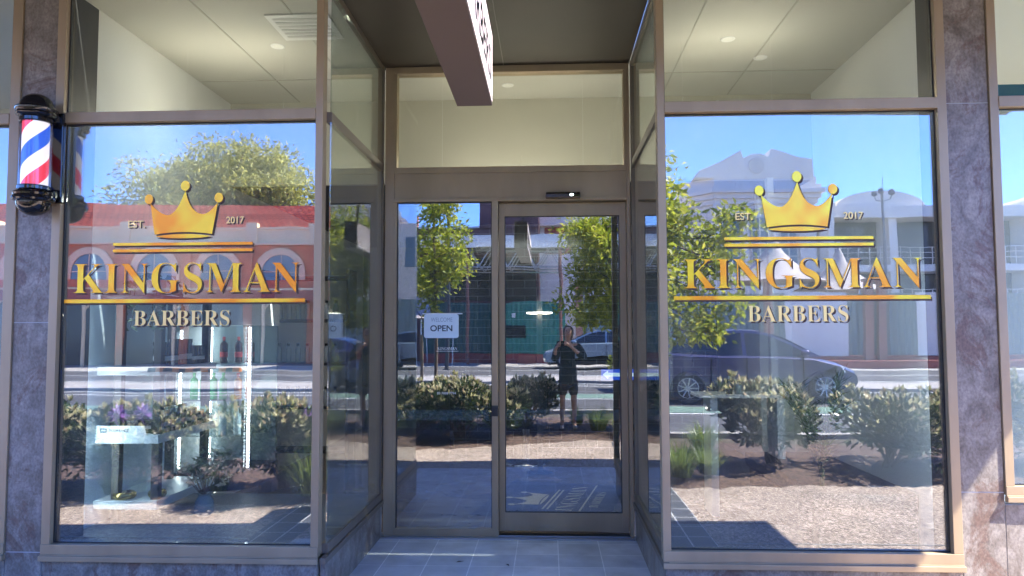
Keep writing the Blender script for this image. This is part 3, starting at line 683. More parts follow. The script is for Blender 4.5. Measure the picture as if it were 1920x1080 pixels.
# ================================================================== inside the left window
rnd = random.Random(11)
shelf_grey = mat('shelf_laminate', (0.30, 0.33, 0.34), 0.4); shelf_pale = mat('shelf_pale', (0.62, 0.70, 0.72), 0.35)
t_ = thing('display_shelf', 'retail shelf unit with dark posts and three thick boards inside the left window', 'shelf unit', (0, 0, 0))
for x, y in ((-2.86, 0.62), (-2.595, 0.62), (-2.86, 1.30), (-2.595, 1.30)):
    b = MB(); b.box(x, x + 0.05, y, y + 0.05, 0.30, 1.76); b.make('post', charcoal, t_, bevel=0.002)
SX0, SX1, SY0, SY1 = -2.95, -2.53, 0.58, 1.42
for z, h, m_ in ((1.262, 0.055, shelf_grey), (0.822, 0.055, shelf_pale), (0.40, 0.055, shelf_pale)):
    b = MB(); b.box(SX0, SX1, SY0, SY1, z, z + h); b.make('shelf_board', m_, t_, bevel=0.002)
b = MB(); b.box(-2.95, -2.53, 0.60, 1.37, 1.7605, 1.785); b.make('top_board', charcoal, t_, bevel=0.002)
b = MB(); b.box(-2.95, -2.88, 1.44, 1.46, 0.3, 2.0); b.box(-2.99, -2.95, 0.36, 1.46, 0.3, 2.05)
b.make('side_panel', mat('panel_white_blue', (0.66, 0.76, 0.80), 0.5), t_)
bot_m = mat('bottle_black', (0.012, 0.014, 0.016), 0.2); lab_m = mat('bottle_label', (0.55, 0.56, 0.55), 0.5)
def bottle(name, label, cat, loc, r, h, body, capm, labm=None, group=None, neck=0.4):
    t_ = thing(name, label, cat, loc, group=group)
    b = MB(); b.lathe([(r * 0.96, 0), (r, 0.004), (r, h * 0.70), (r * 0.85, h * 0.76), (r * neck, h * 0.82), (r * neck, h * 0.86)], n=14); b.make('body', body, t_, smooth=40)
    b = MB(); b.lathe([(r * neck * 1.15, h * 0.86), (r * neck * 1.15, h), (0, h)], n=14); b.make('cap', capm, t_, smooth=40)
    if labm: b = MB(); b.lathe([(r * 1.015, h * 0.22), (r * 1.015, h * 0.42)], n=14); b.make('label', labm, t_, smooth=40)
    return t_
protoA = bottle('product_bottle', 'black hair product bottle in the row on the top shelf', 'bottle', (-2.56, 0.70, 1.317), 0.021, 0.16, bot_m, bot_m, lab_m, 'black bottles on the top shelf', 0.9)
ORD = ['first', 'second', 'third', 'fourth', 'fifth', 'sixth', 'seventh', 'eighth', 'ninth', 'tenth', 'eleventh', 'twelfth', 'thirteenth', 'fourteenth', 'fifteenth', 'sixteenth']
k = 0
for row, x in enumerate((-2.56, -2.62)):
    for j in range(12):
        y = 0.70 + j * 0.048
        o = protoA if k == 0 else copy_tree(protoA)
        sc_ = 1.0 if j < 4 else (1.12 if j < 8 else 0.82)
        o.location = (x, y, 1.317); o.scale = (1, 1, sc_)
        o['label'] = 'black bottle on the top shelf, %s from the window in the %s row' % (ORD[j], 'room side' if row == 0 else 'wall side'); k += 1
tin_cols = [mat('tin_black', (0.02, 0.02, 0.025), 0.3), mat('tin_mauve', (0.25, 0.14, 0.20), 0.35), mat('tin_tan', (0.42, 0.28, 0.20), 0.35), mat('tin_grey', (0.35, 0.36, 0.38), 0.35)]
COLN = ['black', 'mauve', 'tan', 'grey']
tp = {}
LEV = ['bottom', 'second', 'third', 'top']
for j in range(9):
    n_ = 4 if j < 5 else 3 if j < 7 else 2
    for l_ in range(n_):
        c_ = (j * 2 + l_) % 4
        if c_ not in tp:
            o = thing('product_tin', '', 'tin', group='round tins stacked on the middle shelf')
            b = MB(); b.lathe([(0.034, 0), (0.035, 0.003), (0.035, 0.024), (0.034, 0.027)], n=20); b.make('body', tin_cols[c_], o, smooth=40)
            b = MB(); b.lathe([(0.0365, 0.0271), (0.0365, 0.040), (0.034, 0.0415), (0, 0.0415)], n=20); b.make('lid', tin_cols[0 if c_ else 3], o, smooth=40)
            tp[c_] = o
        else: o = copy_tree(tp[c_])
        o.location = (-2.575, 0.66 + j * 0.078, 0.877 + l_ * 0.0422)
        o['label'] = '%s tin, %s layer of the %s stack from the window, middle shelf' % (COLN[c_], LEV[l_], ORD[j])
box_m = mat('dark_box', (0.02, 0.02, 0.022), 0.35); boxp = mat('box_print', (0.45, 0.42, 0.38), 0.5)
for k, x in enumerate((-2.905, -2.80, -2.695)):
    o = thing('product_box', '%s dark product box behind the card on the middle shelf' % ('leftmost', 'middle', 'rightmost')[k], 'box', (x, 0.66, 0.877), group='dark boxes on the middle shelf')
    b = MB(); b.box(0, 0.092, 0, 0.07, 0, 0.085); b.make('carton', box_m, o, bevel=0.002)
    b = MB(); b.box(0.02, 0.072, -0.0012, 0, 0.03, 0.05); b.make('print', boxp, o)
t_ = thing('shelf_card', 'white shelf talker card reading wash range on the edge of the middle shelf', 'card', (0, 0, 0))
b = MB(); b.prism([(-2.945, 0.877), (-2.61, 0.877), (-2.63, 0.935), (-2.945, 0.935)], 0.583, 0.586); b.make('card', mat('card_white', (0.72, 0.78, 0.80), 0.5), t_)
text('lettering', 'WASH RANGE', dk, t_, -2.86, -2.73, 0.893, 0.917, 0.5825, offset=0.02)
b = MB(); b.box(-2.92, -2.875, 0.5815, 0.5825, 0.891, 0.919); b.box(-2.912, -2.883, 0.581, 0.5815, 0.899, 0.911, m=1); b.make('emblem', [dk, shelf_pale], t_)
# brass rings with small jars on the lowest shelf
brass = mat('brass_ring', (0.42, 0.33, 0.12), 0.25, 0.9)
for k, (x, y) in enumerate(((-2.79, 0.66), (-2.60, 0.72))):
    b = MB(); b.lathe([(0.045 + 0.0, 0.0), (0.062, 0.0), (0.072, 0.012), (0.072, 0.03), (0.062, 0.042), (0.05, 0.042), (0.045, 0.03), (0.045, 0.0)], (0, 0, 0), n=40)
    o = b.make('brass_ring', brass, smooth=50, loc=(x, y, 0.456)); tag(o, '%s brass ring lying on the lowest shelf' % ('wider left', 'right')[k], 'ornament', 'brass rings on the lowest shelf')
    if k: o.scale = (0.8, 0.8, 1)

# ---- leaf helpers
def leaf_mesh(name, centers, dirs, size, mats, midx=None, width=0.42, seed=1, droop=0.25, up=None):
    """many small folded leaves: centers (n,3), dirs (n,3) point of growth"""
    rg = np.random.default_rng(seed); n = len(centers)
    d = dirs / (np.linalg.norm(dirs, axis=1, keepdims=True) + 1e-9)
    rv = rg.normal(size=(n, 3)); s = np.cross(d, rv); s /= (np.linalg.norm(s, axis=1, keepdims=True) + 1e-9)
    nn = np.cross(s, d)
    L = (size if np.ndim(size) else np.full(n, size)) * rg.uniform(0.65, 1.25, n); L = L[:, None]
    W = L * width
    base = centers; tip = centers + d * L - nn * L * droop
    m1 = centers + d * L * 0.45 + s * W * 0.5 + nn * W * 0.15; m2 = centers + d * L * 0.45 - s * W * 0.5 + nn * W * 0.15
    V = np.stack([base, m1, tip, m2], 1).reshape(-1, 3)
    me = bpy.data.meshes.new(name)
    me.vertices.add(4 * n); me.vertices.foreach_set('co', V.astype(np.float32).ravel())
    me.loops.add(4 * n); me.loops.foreach_set('vertex_index', np.arange(4 * n, dtype=np.int32))
    me.polygons.add(n); me.polygons.foreach_set('loop_start', np.arange(n, dtype=np.int32) * 4)
    for m in mats: me.materials.append(m)
    if midx is not None: me.polygons.foreach_set('material_index', np.asarray(midx, dtype=np.int32))
    me.update(calc_edges=True); me.validate()
    return me
def obj(name, me, parent=None):
    o = bpy.data.objects.new(name, me); COL.objects.link(o)
    if parent: o.parent = parent
    return o
bark = mat('grey_bark', (0.16, 0.12, 0.09), 0.9, var=0.25, scale=12, bump=0.6, bscale=40)
g_street = leaf_mat('street_tree_leaf', (0.18, 0.25, 0.02), (0.48, 0.52, 0.04), 0.55, c3=(0.65, 0.60, 0.08))
g_big = leaf_mat('big_tree_leaf', (0.20, 0.21, 0.04), (0.56, 0.54, 0.12), 0.5, c3=(0.76, 0.70, 0.22))
g_shrub = leaf_mat('shrub_leaf', (0.02, 0.045, 0.012), (0.075, 0.12, 0.03), 0.2, 0.28)
g_tip = leaf_mat('shrub_new_leaf', (0.42, 0.42, 0.16), (0.80, 0.74, 0.48), 0.35, 0.35, c3=(0.58, 0.40, 0.24))
g_grass = leaf_mat('grass_blade', (0.10, 0.17, 0.03), (0.30, 0.36, 0.09), 0.4, 0.35)
g_dark = leaf_mat('indoor_leaf', (0.03, 0.07, 0.03), (0.08, 0.13, 0.06), 0.3, 0.4)
g_gum = leaf_mat('gum_leaf', (0.10, 0.16, 0.11), (0.22, 0.29, 0.20), 0.3, 0.5)
flower_m = leaf_mat('purple_petal', (0.28, 0.12, 0.42), (0.45, 0.28, 0.62), 0.4)
white_fl = leaf_mat('cream_petal', (0.55, 0.52, 0.38), (0.75, 0.72, 0.58), 0.4)

# hanging gum branch above the top shelf
t_ = thing('trailing_plant', 'trailing plant with round grey green leaves on top of the shelf unit', 'plant', (-2.66, 0.75, 1.786))
b = MB(); b.lathe([(0.03, 0), (0.055, 0.02), (0.065, 0.11), (0.06, 0.11), (0.05, 0.02), (0, 0.02)], n=20); b.make('pot', shelf_pale, t_, smooth=40)
b = MB(); cs = []; ds = []
for k in range(6):
    a = k * 1.05; p = Vector((0.03 * math.cos(a), 0.03 * math.sin(a), 0.10)); pts = [p.copy()]
    for j in range(9):
        p = p + Vector((0.034 * math.cos(a) * (1 if j < 4 else 0.2) + rnd.uniform(-.012, .012), 0.034 * math.sin(a) * (1 if j < 4 else 0.2) + rnd.uniform(-.012, .012), 0.02 if j < 2 else -0.05)); pts.append(p.copy())
        for q in range(2): cs.append(p.copy()); ds.append((rnd.uniform(-1, 1), rnd.uniform(-1, 1), rnd.uniform(-.6, .2)))
    b.tube(pts, 0.0025, n=5)
b.make('stem', bark, t_)
obj('leaf', leaf_mesh('gum_leaves', np.array(cs), np.array(ds), 0.06, [g_gum], width=0.7, seed=3), t_)
# vase of dried flowers on the window platform
t_ = thing('flower_arrangement', 'arrangement of pale dried flowers and leaves standing low behind the left window glass', 'flowers', (-2.34, 0.85, 0.30))
t_.scale = (0.85, 0.85, 0.72)
b = MB(); b.lathe([(0.05, 0), (0.075, 0.05), (0.07, 0.14), (0.045, 0.19), (0.055, 0.21), (0.05, 0.21), (0.04, 0.19), (0.0, 0.17)], n=24); b.make('vase', mat('vase_glass_grey', (0.35, 0.42, 0.42), 0.15), t_, smooth=50)
b = MB(); cs = []; ds = []; mi = []
for k in range(26):
    a = rnd.uniform(0, 6.28); r_ = rnd.uniform(.03, .22); h_ = rnd.uniform(.32, .58); tp_ = Vector((r_ * math.cos(a), r_ * math.sin(a), h_))
    b.tube([(0, 0, .18), tp_ * 0.6 + Vector((0, 0, .05)), tp_], 0.002, n=4)
    for q in range(14): cs.append(tp_ + Vector((rnd.uniform(-.02, .02), rnd.uniform(-.02, .02), rnd.uniform(-.03, .03)))); ds.append((rnd.uniform(-1, 1), rnd.uniform(-1, 1), rnd.uniform(-.3, 1))); mi.append(k % 2)
b.make('stem', bark, t_)
obj('petal', leaf_mesh('petals', np.array(cs), np.array(ds), 0.045, [white_fl, g_gum], mi, width=0.55, seed=5), t_)

# display fridge
t_ = thing('display_fridge', 'tall glass fronted drinks fridge with vertical strips of white lights', 'fridge', (0, 0, 0))
FX0, FX1, FY0, FY1 = -2.98, -2.36, 1.62, 2.28
def arcfront(r0):   # rounded front corner plan
    pts = [(FX0 + r0, FY1 - r0), (FX0 + r0, FY0 + r0)]
    for k in range(9):
        a = R(-90 + k * 11.25); rr = 0.28; pts.append((FX1 - rr - r0 + rr * math.cos(a), FY0 + rr + r0 + rr * math.sin(a)))
    pts.append((FX1 - r0, FY1 - r0)); return pts
b = MB(); b.prism(arcfront(0.0), 1.60, 1.79, axis='z'); b.make('top_fascia', white_cool, t_, smooth=30)
b = MB(); b.prism(arcfront(0.0), 0.30, 0.44, axis='z'); b.make('base', charcoal, t_, smooth=30)
b = MB(); b.box(FX0 + 0.01, FX1 - 0.01, FY1 - 0.03, FY1 - 0.01, 0.44, 1.60); b.make('back_panel', mat('fridge_back', (0.25, 0.30, 0.31), 0.4), t_)
for z in (0.72, 1.00, 1.29):
    b = MB(); b.prism(arcfront(0.035), z, z + 0.008, axis='z'); b.make('glass_shelf', mat('shelf_glass', (0.45, 0.55, 0.55), 0.1, trans=0.5), t_)
led = mat('led_strip', (1, 1, 1), 0.4, emit=(0.92, 0.97, 1.0), estr=4.5)
for x, y in ((-2.405, 1.72), (-2.93, 1.66), (-2.72, 1.655), (-2.93, 2.2)):
    b = MB()
    for q in range(44): b.box(x, x + 0.007, y - 0.004, y + 0.004, 0.47 + q * 0.0255, 0.47 + q * 0.0255 + 0.017)
    b.make('led_strip', led, t_)
b = MB()
for x, y in ((-2.39, 1.74), (-2.945, 1.65)): b.tube([(x, y, 0.44), (x, y, 1.60)], 0.012, n=10)
b.make('corner_post', chrome, t_, smooth=40)
pts = arcfront(0.004); b = MB()
for (p, q) in zip(pts[1:-1], pts[2:]): b.add([(p[0], p[1], 0.44), (q[0], q[1], 0.44), (q[0], q[1], 1.60), (p[0], p[1], 1.60)], [(0, 1, 2, 3)])
b.make('curved_glass', glass_plain, t_, smooth=60)
red_l = mat('red_label', (0.5, 0.03, 0.02), 0.4); cola = mat('cola', (0.05, 0.015, 0.01), 0.1); greenb = mat('green_bottle', (0.02, 0.32, 0.08), 0.15); orangeb = mat('amber_bottle', (0.45, 0.15, 0.03), 0.15); clearb = mat('water_bottle', (0.55, 0.65, 0.68), 0.15)
for (lab, z, bm_, lm_, xs, cm) in (('cola bottle with a red label, on the top fridge shelf', 1.298, cola, red_l, (-2.62, -2.50, -2.42), red_l), ('green soft drink bottle on the middle fridge shelf', 1.008, greenb, None, (-2.86, -2.78, -2.70, -2.62), greenb),
                              ('amber drink bottle on the middle fridge shelf', 1.008, orangeb, None, (-2.50, -2.43), red_l), ('clear water bottle on the lowest fridge shelf', 0.728, clearb, None, (-2.74, -2.62, -2.50), shelf_grey)):
    pb = None
    for k, x in enumerate(xs):
        yy = 1.80 if x > -2.46 else 1.75
        if pb is None: pb = o = bottle('drink_bottle', '', 'bottle', (x, yy, z), 0.030, 0.21, bm_, cm, lm_, 'drinks in the fridge', 0.35)
        else: o = copy_tree(pb); o.location = (x, yy, z)
        o['label'] = ('leftmost ', 'next to leftmost ' if len(xs) == 4 else 'middle ' if len(xs) == 3 else 'rightmost ', 'next to rightmost ' if len(xs) == 4 else 'rightmost ', 'rightmost ')[k] + lab

# dark shelving further back
t_ = thing('rear_shelf', 'dark shelves with small bottles at the back of the shop behind the fridge', 'shelf unit', (-3.0, 3.5, 0))
b = MB()
for x in (0, 0.9): b.box(x, x + 0.03, 0, 0.3, 0.006, 2.2)
b.make('upright', charcoal, t_)
for z in (0.3, 0.75, 1.2, 1.65, 2.1):
    b = MB(); b.box(0.03, 0.9, 0, 0.3, z, z + 0.03); b.make('shelf_board', charcoal, t_)
pb = None; k = 0
for zi, z in enumerate((0.78, 1.23, 1.68)):
    for j in range(8):
        if pb is None: pb = o = bottle('shampoo_bottle', '', 'bottle', (0, 0, 0), 0.028, 0.2, shelf_grey, bot_m, None, 'bottles on the rear shelves', 0.5)
        else: o = copy_tree(pb)
        o.location = (-2.93 + j * 0.10, 3.58, z)
        o['label'] = 'pale bottle, %s from the left on the %s rear shelf' % (ORD[j], ('low', 'middle', 'high')[zi])

# ================================================================== inside the door
def floor_xy(p): return p
t_ = thing('door_mat', 'navy door mat with a gold crown, on the shop floor inside the sliding door', 'mat', (-0.66, 2.16, 0.008), rz=R(-11.4))
b = MB(); b.box(0, 1.14, 0, 1.47, 0, 0.007); b.make('mat', mat('navy_carpet', (0.006, 0.010, 0.04), 0.95, var=0.2, scale=80), t_, bevel=0.002)
mg = mat('mat_gold_print', (0.62, 0.53, 0.28), 0.9)
text('lettering', 'KINGSMAN', mg, t_, 0.13, 1.33, -0.80, -0.65, 0.008, serif=True, offset=-0.01, face='floor_up')
text('lettering', 'BARBERS', mg, t_, 0.48, 1.12, -1.0, -0.92, 0.008, serif=True, offset=-0.01, face='floor_up')
crown('crown', mg, t_, 0.40, 0.98, -0.50, -0.12, 0.0075, floor=True)
for x0, a, c in ((0.535, 0.32, 1.14), (0.575, 0.32, 1.14), (0.858, 0.13, 1.42)):
    b = MB(); b.box(x0, x0 + 0.016, a, c, 0.0072, 0.0085); b.make('rule', mg, t_)
t_ = thing('barber_chair', 'black barber chair on a round chrome edged base deep inside the door', 'chair', (-0.27, 4.72, 0.006))
b = MB(); b.lathe([(0.0, 0.05), (0.2, 0.045), (0.27, 0.02), (0.275, 0.0)][::-1], n=40); b.make('base', black, t_, smooth=50)
b = MB(); b.lathe([(0.262, 0.028), (0.272, 0.026), (0.28, 0.012), (0.28, 0.0)], n=40); b.make('base_rim', chrome, t_, smooth=50)
b = MB(); b.lathe([(0.05, 0.04), (0.05, 0.42), (0.0, 0.42)], n=20); b.make('pedestal', chrome, t_, smooth=40)
b = MB(); b.box(-0.26, 0.26, -0.26, 0.26, 0.42, 0.56); b.make('seat', black_m, t_, bevel=0.04, smooth=60)
b = MB(); b.prism([(0.20, 0.5), (0.30, 0.5), (0.40, 1.08), (0.33, 1.10)], -0.24, 0.24, axis='x'); b.make('backrest', black_m, t_, bevel=0.03, smooth=60)
b = MB(); b.prism([(0.35, 1.10), (0.42, 1.10), (0.44, 1.26), (0.38, 1.26)], -0.12, 0.12, axis='x'); b.make('headrest', black_m, t_, bevel=0.02, smooth=60)
for x in (-0.31, 0.26):
    b = MB(); b.box(x, x + 0.05, -0.2, 0.2, 0.68, 0.72); b.box(x + 0.01, x + 0.04, 0.1, 0.14, 0.5, 0.68); b.make('armrest', black_m, t_, bevel=0.008)
t_ = thing('post_lamp', 'dark floor standing post with a flat pale glowing ring round it, inside the door', 'lamp', (-0.10, 4.0, 0.006))
b = MB(); b.box(-0.03, 0.03, -0.03, 0.03, 0.02, 1.92); b.make('post', charcoal, t_, bevel=0.003)
b = MB(); b.lathe([(0.14, 0), (0.14, 0.02), (0, 0.02)], n=30); b.make('base', charcoal, t_, smooth=40)
b = MB(); b.lathe([(0.115, 1.735), (0.14, 1.735), (0.14, 1.75), (0.115, 1.75), (0.115, 1.735)], n=40); b.make('ring', mat('ring_glow', (0.9, 0.8, 0.7), 0.4, emit=(1, 0.86, 0.72), estr=1.2), t_, smooth=40)
t_ = thing('arrow_sign', 'blue sign with a white arrow pointing left on the black tiled wall', 'sign', (0, 0, 0))
b = MB(); b.box(0.655, 1.50, 5.28, 5.298, 0.94, 1.075); b.make('panel', mat('arrow_blue', (0.01, 0.06, 0.45), 0.4, emit=(0.02, 0.12, 0.9), estr=0.10), t_)
b = MB(); b.prism([(0.67, 1.008), (0.74, 0.955), (0.74, 0.985), (1.48, 0.985), (1.48, 1.03), (0.74, 1.03), (0.74, 1.06)], 5.274, 5.279); b.make('arrow', mat('arrow_white', (0.6, 0.75, 0.8), 0.4, emit=(0.7, 0.9, 1.0), estr=0.12), t_)

# ================================================================== inside the right window
t_ = thing('waiting_bench', 'low black padded bench along the white side wall inside the right window', 'bench', (0, 0, 0))
b = MB(); b.box(1.72, 2.40, 0.85, 2.6, 0.36, 0.48); b.make('seat', black_m, t_, bevel=0.03, smooth=60)
b = MB(); b.box(1.76, 2.40, 0.88, 2.58, 0.10, 0.36); b.make('base', charcoal, t_)
t_ = thing('console_table', 'white console table with a slab leg inside the right window', 'table', (0, 0, 0))
b = MB(); b.box(1.25, 1.98, 2.15, 2.55, 0.985, 1.01); b.make('top', white_cool, t_, bevel=0.003)
for x in (1.35, 1.90):
    b = MB(); b.box(x, x + 0.06, 2.2, 2.5, 0.006, 0.985); b.make('leg', white_cool, t_)
o = bottle('pump_bottle', 'taller black pump bottle on the white console table', 'bottle', (1.52, 2.25, 1.01), 0.028, 0.15, bot_m, lab_m, None, None, 0.3)
o = bottle('pump_bottle', 'shorter grey bottle beside the black one on the white console table', 'bottle', (1.60, 2.26, 1.01), 0.032, 0.11, shelf_grey, bot_m, None, None, 0.4)
t_ = thing('interior_column', 'narrow pale column rising behind the console table', 'column', (0, 0, 0))
b = MB(); b.box(1.98, 2.04, 2.62, 2.69, 0.006, 2.93); b.make('shaft', white_cool, t_, bevel=0.003)
b = MB(); b.box(1.96, 2.06, 2.60, 2.695, 0.006, 0.10); b.make('base', white_cool, t_, bevel=0.003)
# potted palm
t_ = thing('potted_palm', 'small potted palm with long narrow fronds behind the right window glass', 'plant', (1.86, 1.1, 0.10))
b = MB(); b.lathe([(0.10, 0), (0.14, 0.02), (0.16, 0.24), (0.15, 0.25), (0.14, 0.22), (0, 0.22)], n=28); b.make('pot', charcoal, t_, smooth=40)
b = MB(); b.tube([(0, 0, 0.2), (0.01, 0, 0.5)], [0.022, 0.014], n=8); cs = []; ds = []
for k in range(9):
    a = k * 2.4; sp_ = 0.5 + 0.5 * ((k * 7) % 5) / 4; pts = []
    for j in range(9):
        s_ = j / 8; pts.append(Vector((0.30 * sp_ * math.cos(a) * s_ ** 1.2, 0.30 * sp_ * math.sin(a) * s_ ** 1.2, 0.42 + 0.92 * s_ - 0.38 * sp_ * s_ * s_)))
    b.tube(pts, 0.003, n=4)
    for j in range(2, 9):
        d = (pts[j] - pts[j - 1]).normalized(); sd_ = d.cross(Vector((0, 0, 1))).normalized()
        for q in range(5):
            for sg in (-1, 1): cs.append(pts[j - 1].lerp(pts[j], q / 5)); ds.append(tuple(d * 0.8 + sd_ * sg))
b.make('stem', mat('palm_stem', (0.07, 0.09, 0.03), 0.6), t_)
obj('frond', leaf_mesh('fronds', np.array(cs), np.array(ds), 0.115, [g_dark], width=0.07, seed=8), t_)

# ================================================================== planting in the bed
def shrub_mesh(seed, rx, ry, h, n=4600, size=0.072, tips=0.22):
    rg = np.random.default_rng(seed)
    nl = 16; lob = np.stack([rg.uniform(-0.6, 0.6, nl) * rx, rg.uniform(-0.6, 0.6, nl) * ry, rg.uniform(0.35, 0.78, nl) * h], 1); lr = rg.uniform(0.22, 0.36, nl) * min(rx, h)
    which = rg.integers(0, nl, n); dv = rg.normal(size=(n, 3)); dv /= np.linalg.norm(dv, axis=1, keepdims=True)
    rad = rg.uniform(0.35, 1.0, n) ** 0.45
    P = lob[which] + dv * (lr[which] * rad)[:, None] * np.array([1.25, 1.25, 1.0])
    P[:, 2] = np.maximum(P[:, 2], 0.03)
    D = dv + np.array([0, 0, 0.7])
    tip = (rad > 0.86) & (dv[:, 2] > 0.1) & (rg.random(n) < tips * 2)
    # rosettes of new leaves standing up at the shoot ends
    k = 110; wi = rg.integers(0, nl, k); d2 = rg.normal(size=(k, 3)); d2[:, 2] = np.abs(d2[:, 2]) + 0.4; d2 /= np.linalg.norm(d2, axis=1, keepdims=True)
    C = lob[wi] + d2 * (lr[wi] * 1.12)[:, None]
    C = np.repeat(C, 7, 0); DD = np.repeat(d2, 7, 0) + rg.normal(size=(k * 7, 3)) * 0.55 + np.array([0, 0, 0.6])
    P = np.concatenate([P, C]); D = np.concatenate([D, DD]); mi = np.concatenate([tip.astype(int), np.ones(k * 7, int)])
    stems = MB()
    for i in range(nl): stems.tube([(rg.uniform(-.06, .06), rg.uniform(-.06, .06), 0), tuple(lob[i] * np.array([.5, .5, .5])), tuple(lob[i])], [0.012, 0.009, 0.005], n=5)
    return leaf_mesh('shrub_leaves', P, D, size, [g_shrub, g_tip], mi, width=0.38, seed=seed), stems
shr = []
for i, (rx, ry, h) in enumerate(((0.62, 0.5, 0.92), (0.75, 0.55, 0.84), (0.5, 0.45, 0.72))):
    lm, st = shrub_mesh(20 + i, rx, ry, h)
    r_ = thing('shrub', '', 'shrub', (0, 0, -50), group='leathery leaved shrubs in the street bed')
    so_ = st.make('stem', bark, r_); obj('foliage', lm, r_); shr.append(r_)
# (x, y, kind, scale, label)
SHR = [(-5.2, -3.0, 1, 1.0, 'pale tipped shrub farthest left in the bed, reflected at the edge of the left window'), (-4.3, -2.95, 0, 0.98, 'pale tipped shrub second from the left in the bed reflected in the left window'),
       (-3.45, -3.1, 1, 1.0, 'pale tipped shrub reflected behind the shelf unit in the left window'), (-2.55, -2.95, 0, 1.05, 'tall dark shrub reflected at the right end of the left window'),
       (-1.95, -3.55, 1, 1.0, 'broad shrub reflected in the sidelight under the phone number'), (-1.25, -3.45, 0, 1.02, 'dense shrub reflected in the middle of the sidelight'),
       (-0.75, -3.75, 2, 1.05, 'lower shrub reflected beside the door lock'), (-0.35, -4.75, 0, 0.95, 'shrub reflected in the sliding door to the left of the person'), (-1.5, -4.6, 1, 1.0, 'shrub at the back of the bed reflected high in the sidelight'),
       (2.55, -4.45, 0, 1.12, 'lone shrub with cream tips reflected in the middle of the right window'), (3.75, -4.3, 1, 1.1, 'big shrub reflected in the lower right of the right window'), (4.7, -4.4, 0, 1.15, 'shrub reflected at the right edge of the right window'),
       (5.8, -4.3, 1, 1.1, 'shrub reflected at the pillar end of the next window'), (6.9, -4.4, 0, 1.1, 'shrub reflected in the next window by its frame'), (8.1, -4.4, 1, 1.1, 'shrub farthest right in the bed')]
used = set()
for i, (x, y, kd, sc_, lab) in enumerate(SHR):
    o = shr[kd] if kd not in used else copy_tree(shr[kd]); used.add(kd)
    o.location = (x, y, 0.03); o.rotation_euler = (0, 0, i * 1.37); o.scale = (sc_, sc_, sc_ * (1 + 0.05 * math.sin(i * 3))); o['label'] = lab

def grass_mesh(seed, n, L, spread, mats=(None,), up=1.0):
    rg = np.random.default_rng(seed); V = []; F = []
    for i in range(n):
        a = rg.uniform(0, 6.283); r0 = rg.uniform(0, spread * 0.35); p = np.array([r0 * math.cos(a), r0 * math.sin(a), 0.0])
        a2 = a + rg.normal() * 0.5; ln = L * rg.uniform(0.55, 1.1); out = rg.uniform(0.15, 0.85); wd = rg.uniform(0.004, 0.008)
        sdx, sdy = -math.sin(a2) * wd, math.cos(a2) * wd; o = len(V); K = 5
        for k in range(K):
            s = k / (K - 1); x = p[0] + math.cos(a2) * ln * out * s ** 1.3; y = p[1] + math.sin(a2) * ln * out * s ** 1.3; z = ln * up * (s - 0.55 * out * s * s) * 0.95
            f = 1 - s * 0.85; V += [(x - sdx * f, y - sdy * f, z), (x + sdx * f, y + sdy * f, z)]
        F += [(o + 2 * k, o + 2 * k + 1, o + 2 * k + 3, o + 2 * k + 2) for k in range(K - 1)]
    me = bpy.data.meshes.new('blades'); me.from_pydata(V, [], F); me.materials.append(g_grass); return me
gr = [grass_mesh(1, 420, 0.46, 0.30), grass_mesh(2, 260, 0.36, 0.22)]
GR = [(-2.2, -2.66, 0, 1.25, 'grassy clump reflected low at the right end of the left window'), (-3.05, -2.6, 1, 0.8, 'smaller grassy clump reflected low in the middle of the left window'),
      (0.75, -4.25, 0, 1.0, 'grassy clump reflected to the right of the person in the sliding door'), (1.05, -3.95, 1, 1.0, 'small grassy clump in front of the street tree reflected in the door'),
      (1.15, -4.4, 0, 0.95, 'grassy clump at the foot of the young street tree'), (1.35, -3.62, 0, 1.0, 'bright grassy clump reflected at the lower left of the right window'), (1.66, -3.75, 1, 1.1, 'grassy clump second from the left reflected in the right window'),
      (1.2, -3.75, 1, 1.0, 'grassy clump reflected beside the corner frame of the right window'), (0.45, -4.95, 1, 1.0, 'grassy clump just behind the person'), (-2.2, -5.2, 0, 1.0, 'grassy clump behind the shrubs near the second young tree'),
      (1.9, -5.2, 0, 1.0, 'grassy clump at the road edge of the bed near the young tree')]
for i, (x, y, kd, sc_, lab) in enumerate(GR):
    o = obj('grass_clump', gr[kd]); tag(o, lab, 'grass clump', 'strappy grass clumps in the street bed'); o.location = (x, y, 0.05); o.rotation_euler = (0, 0, i * 0.9); o.scale = (sc_, sc_, sc_)
# agapanthus with purple flower heads
ag = None
for i, (x, y, lab) in enumerate(((-3.9, -2.75, 'purple flower head on a stalk reflected beside the shelf card in the left window'), (-2.35, -2.75, 'purple flower head reflected near the right end of the left window'), (-4.1, -2.65, 'lower purple flower head reflected at the left of the left window'))):
    if ag is None:
        ag = o = thing('flowering_plant', lab, 'flower', (x, y, 0.04), group='purple flowers in the street bed')
        b = MB(); b.tube([(0, 0, 0), (0.02, 0, 0.4), (0.03, 0.01, 0.72)], 0.006, n=6); b.make('stem', g_grass, o)
        rg = np.random.default_rng(5); D = rg.normal(size=(70, 3)); D /= np.linalg.norm(D, axis=1, keepdims=True)
        obj('petal', leaf_mesh('purple_petals', D * 0.02 + np.array([0.03, 0.01, 0.74]), D, 0.085, [flower_m], width=0.35, seed=2), o)
        obj('leaf', grass_mesh(9, 90, 0.4, 0.2), o)
    else: o = copy_tree(ag); o.location = (x, y, 0.04); o['label'] = lab

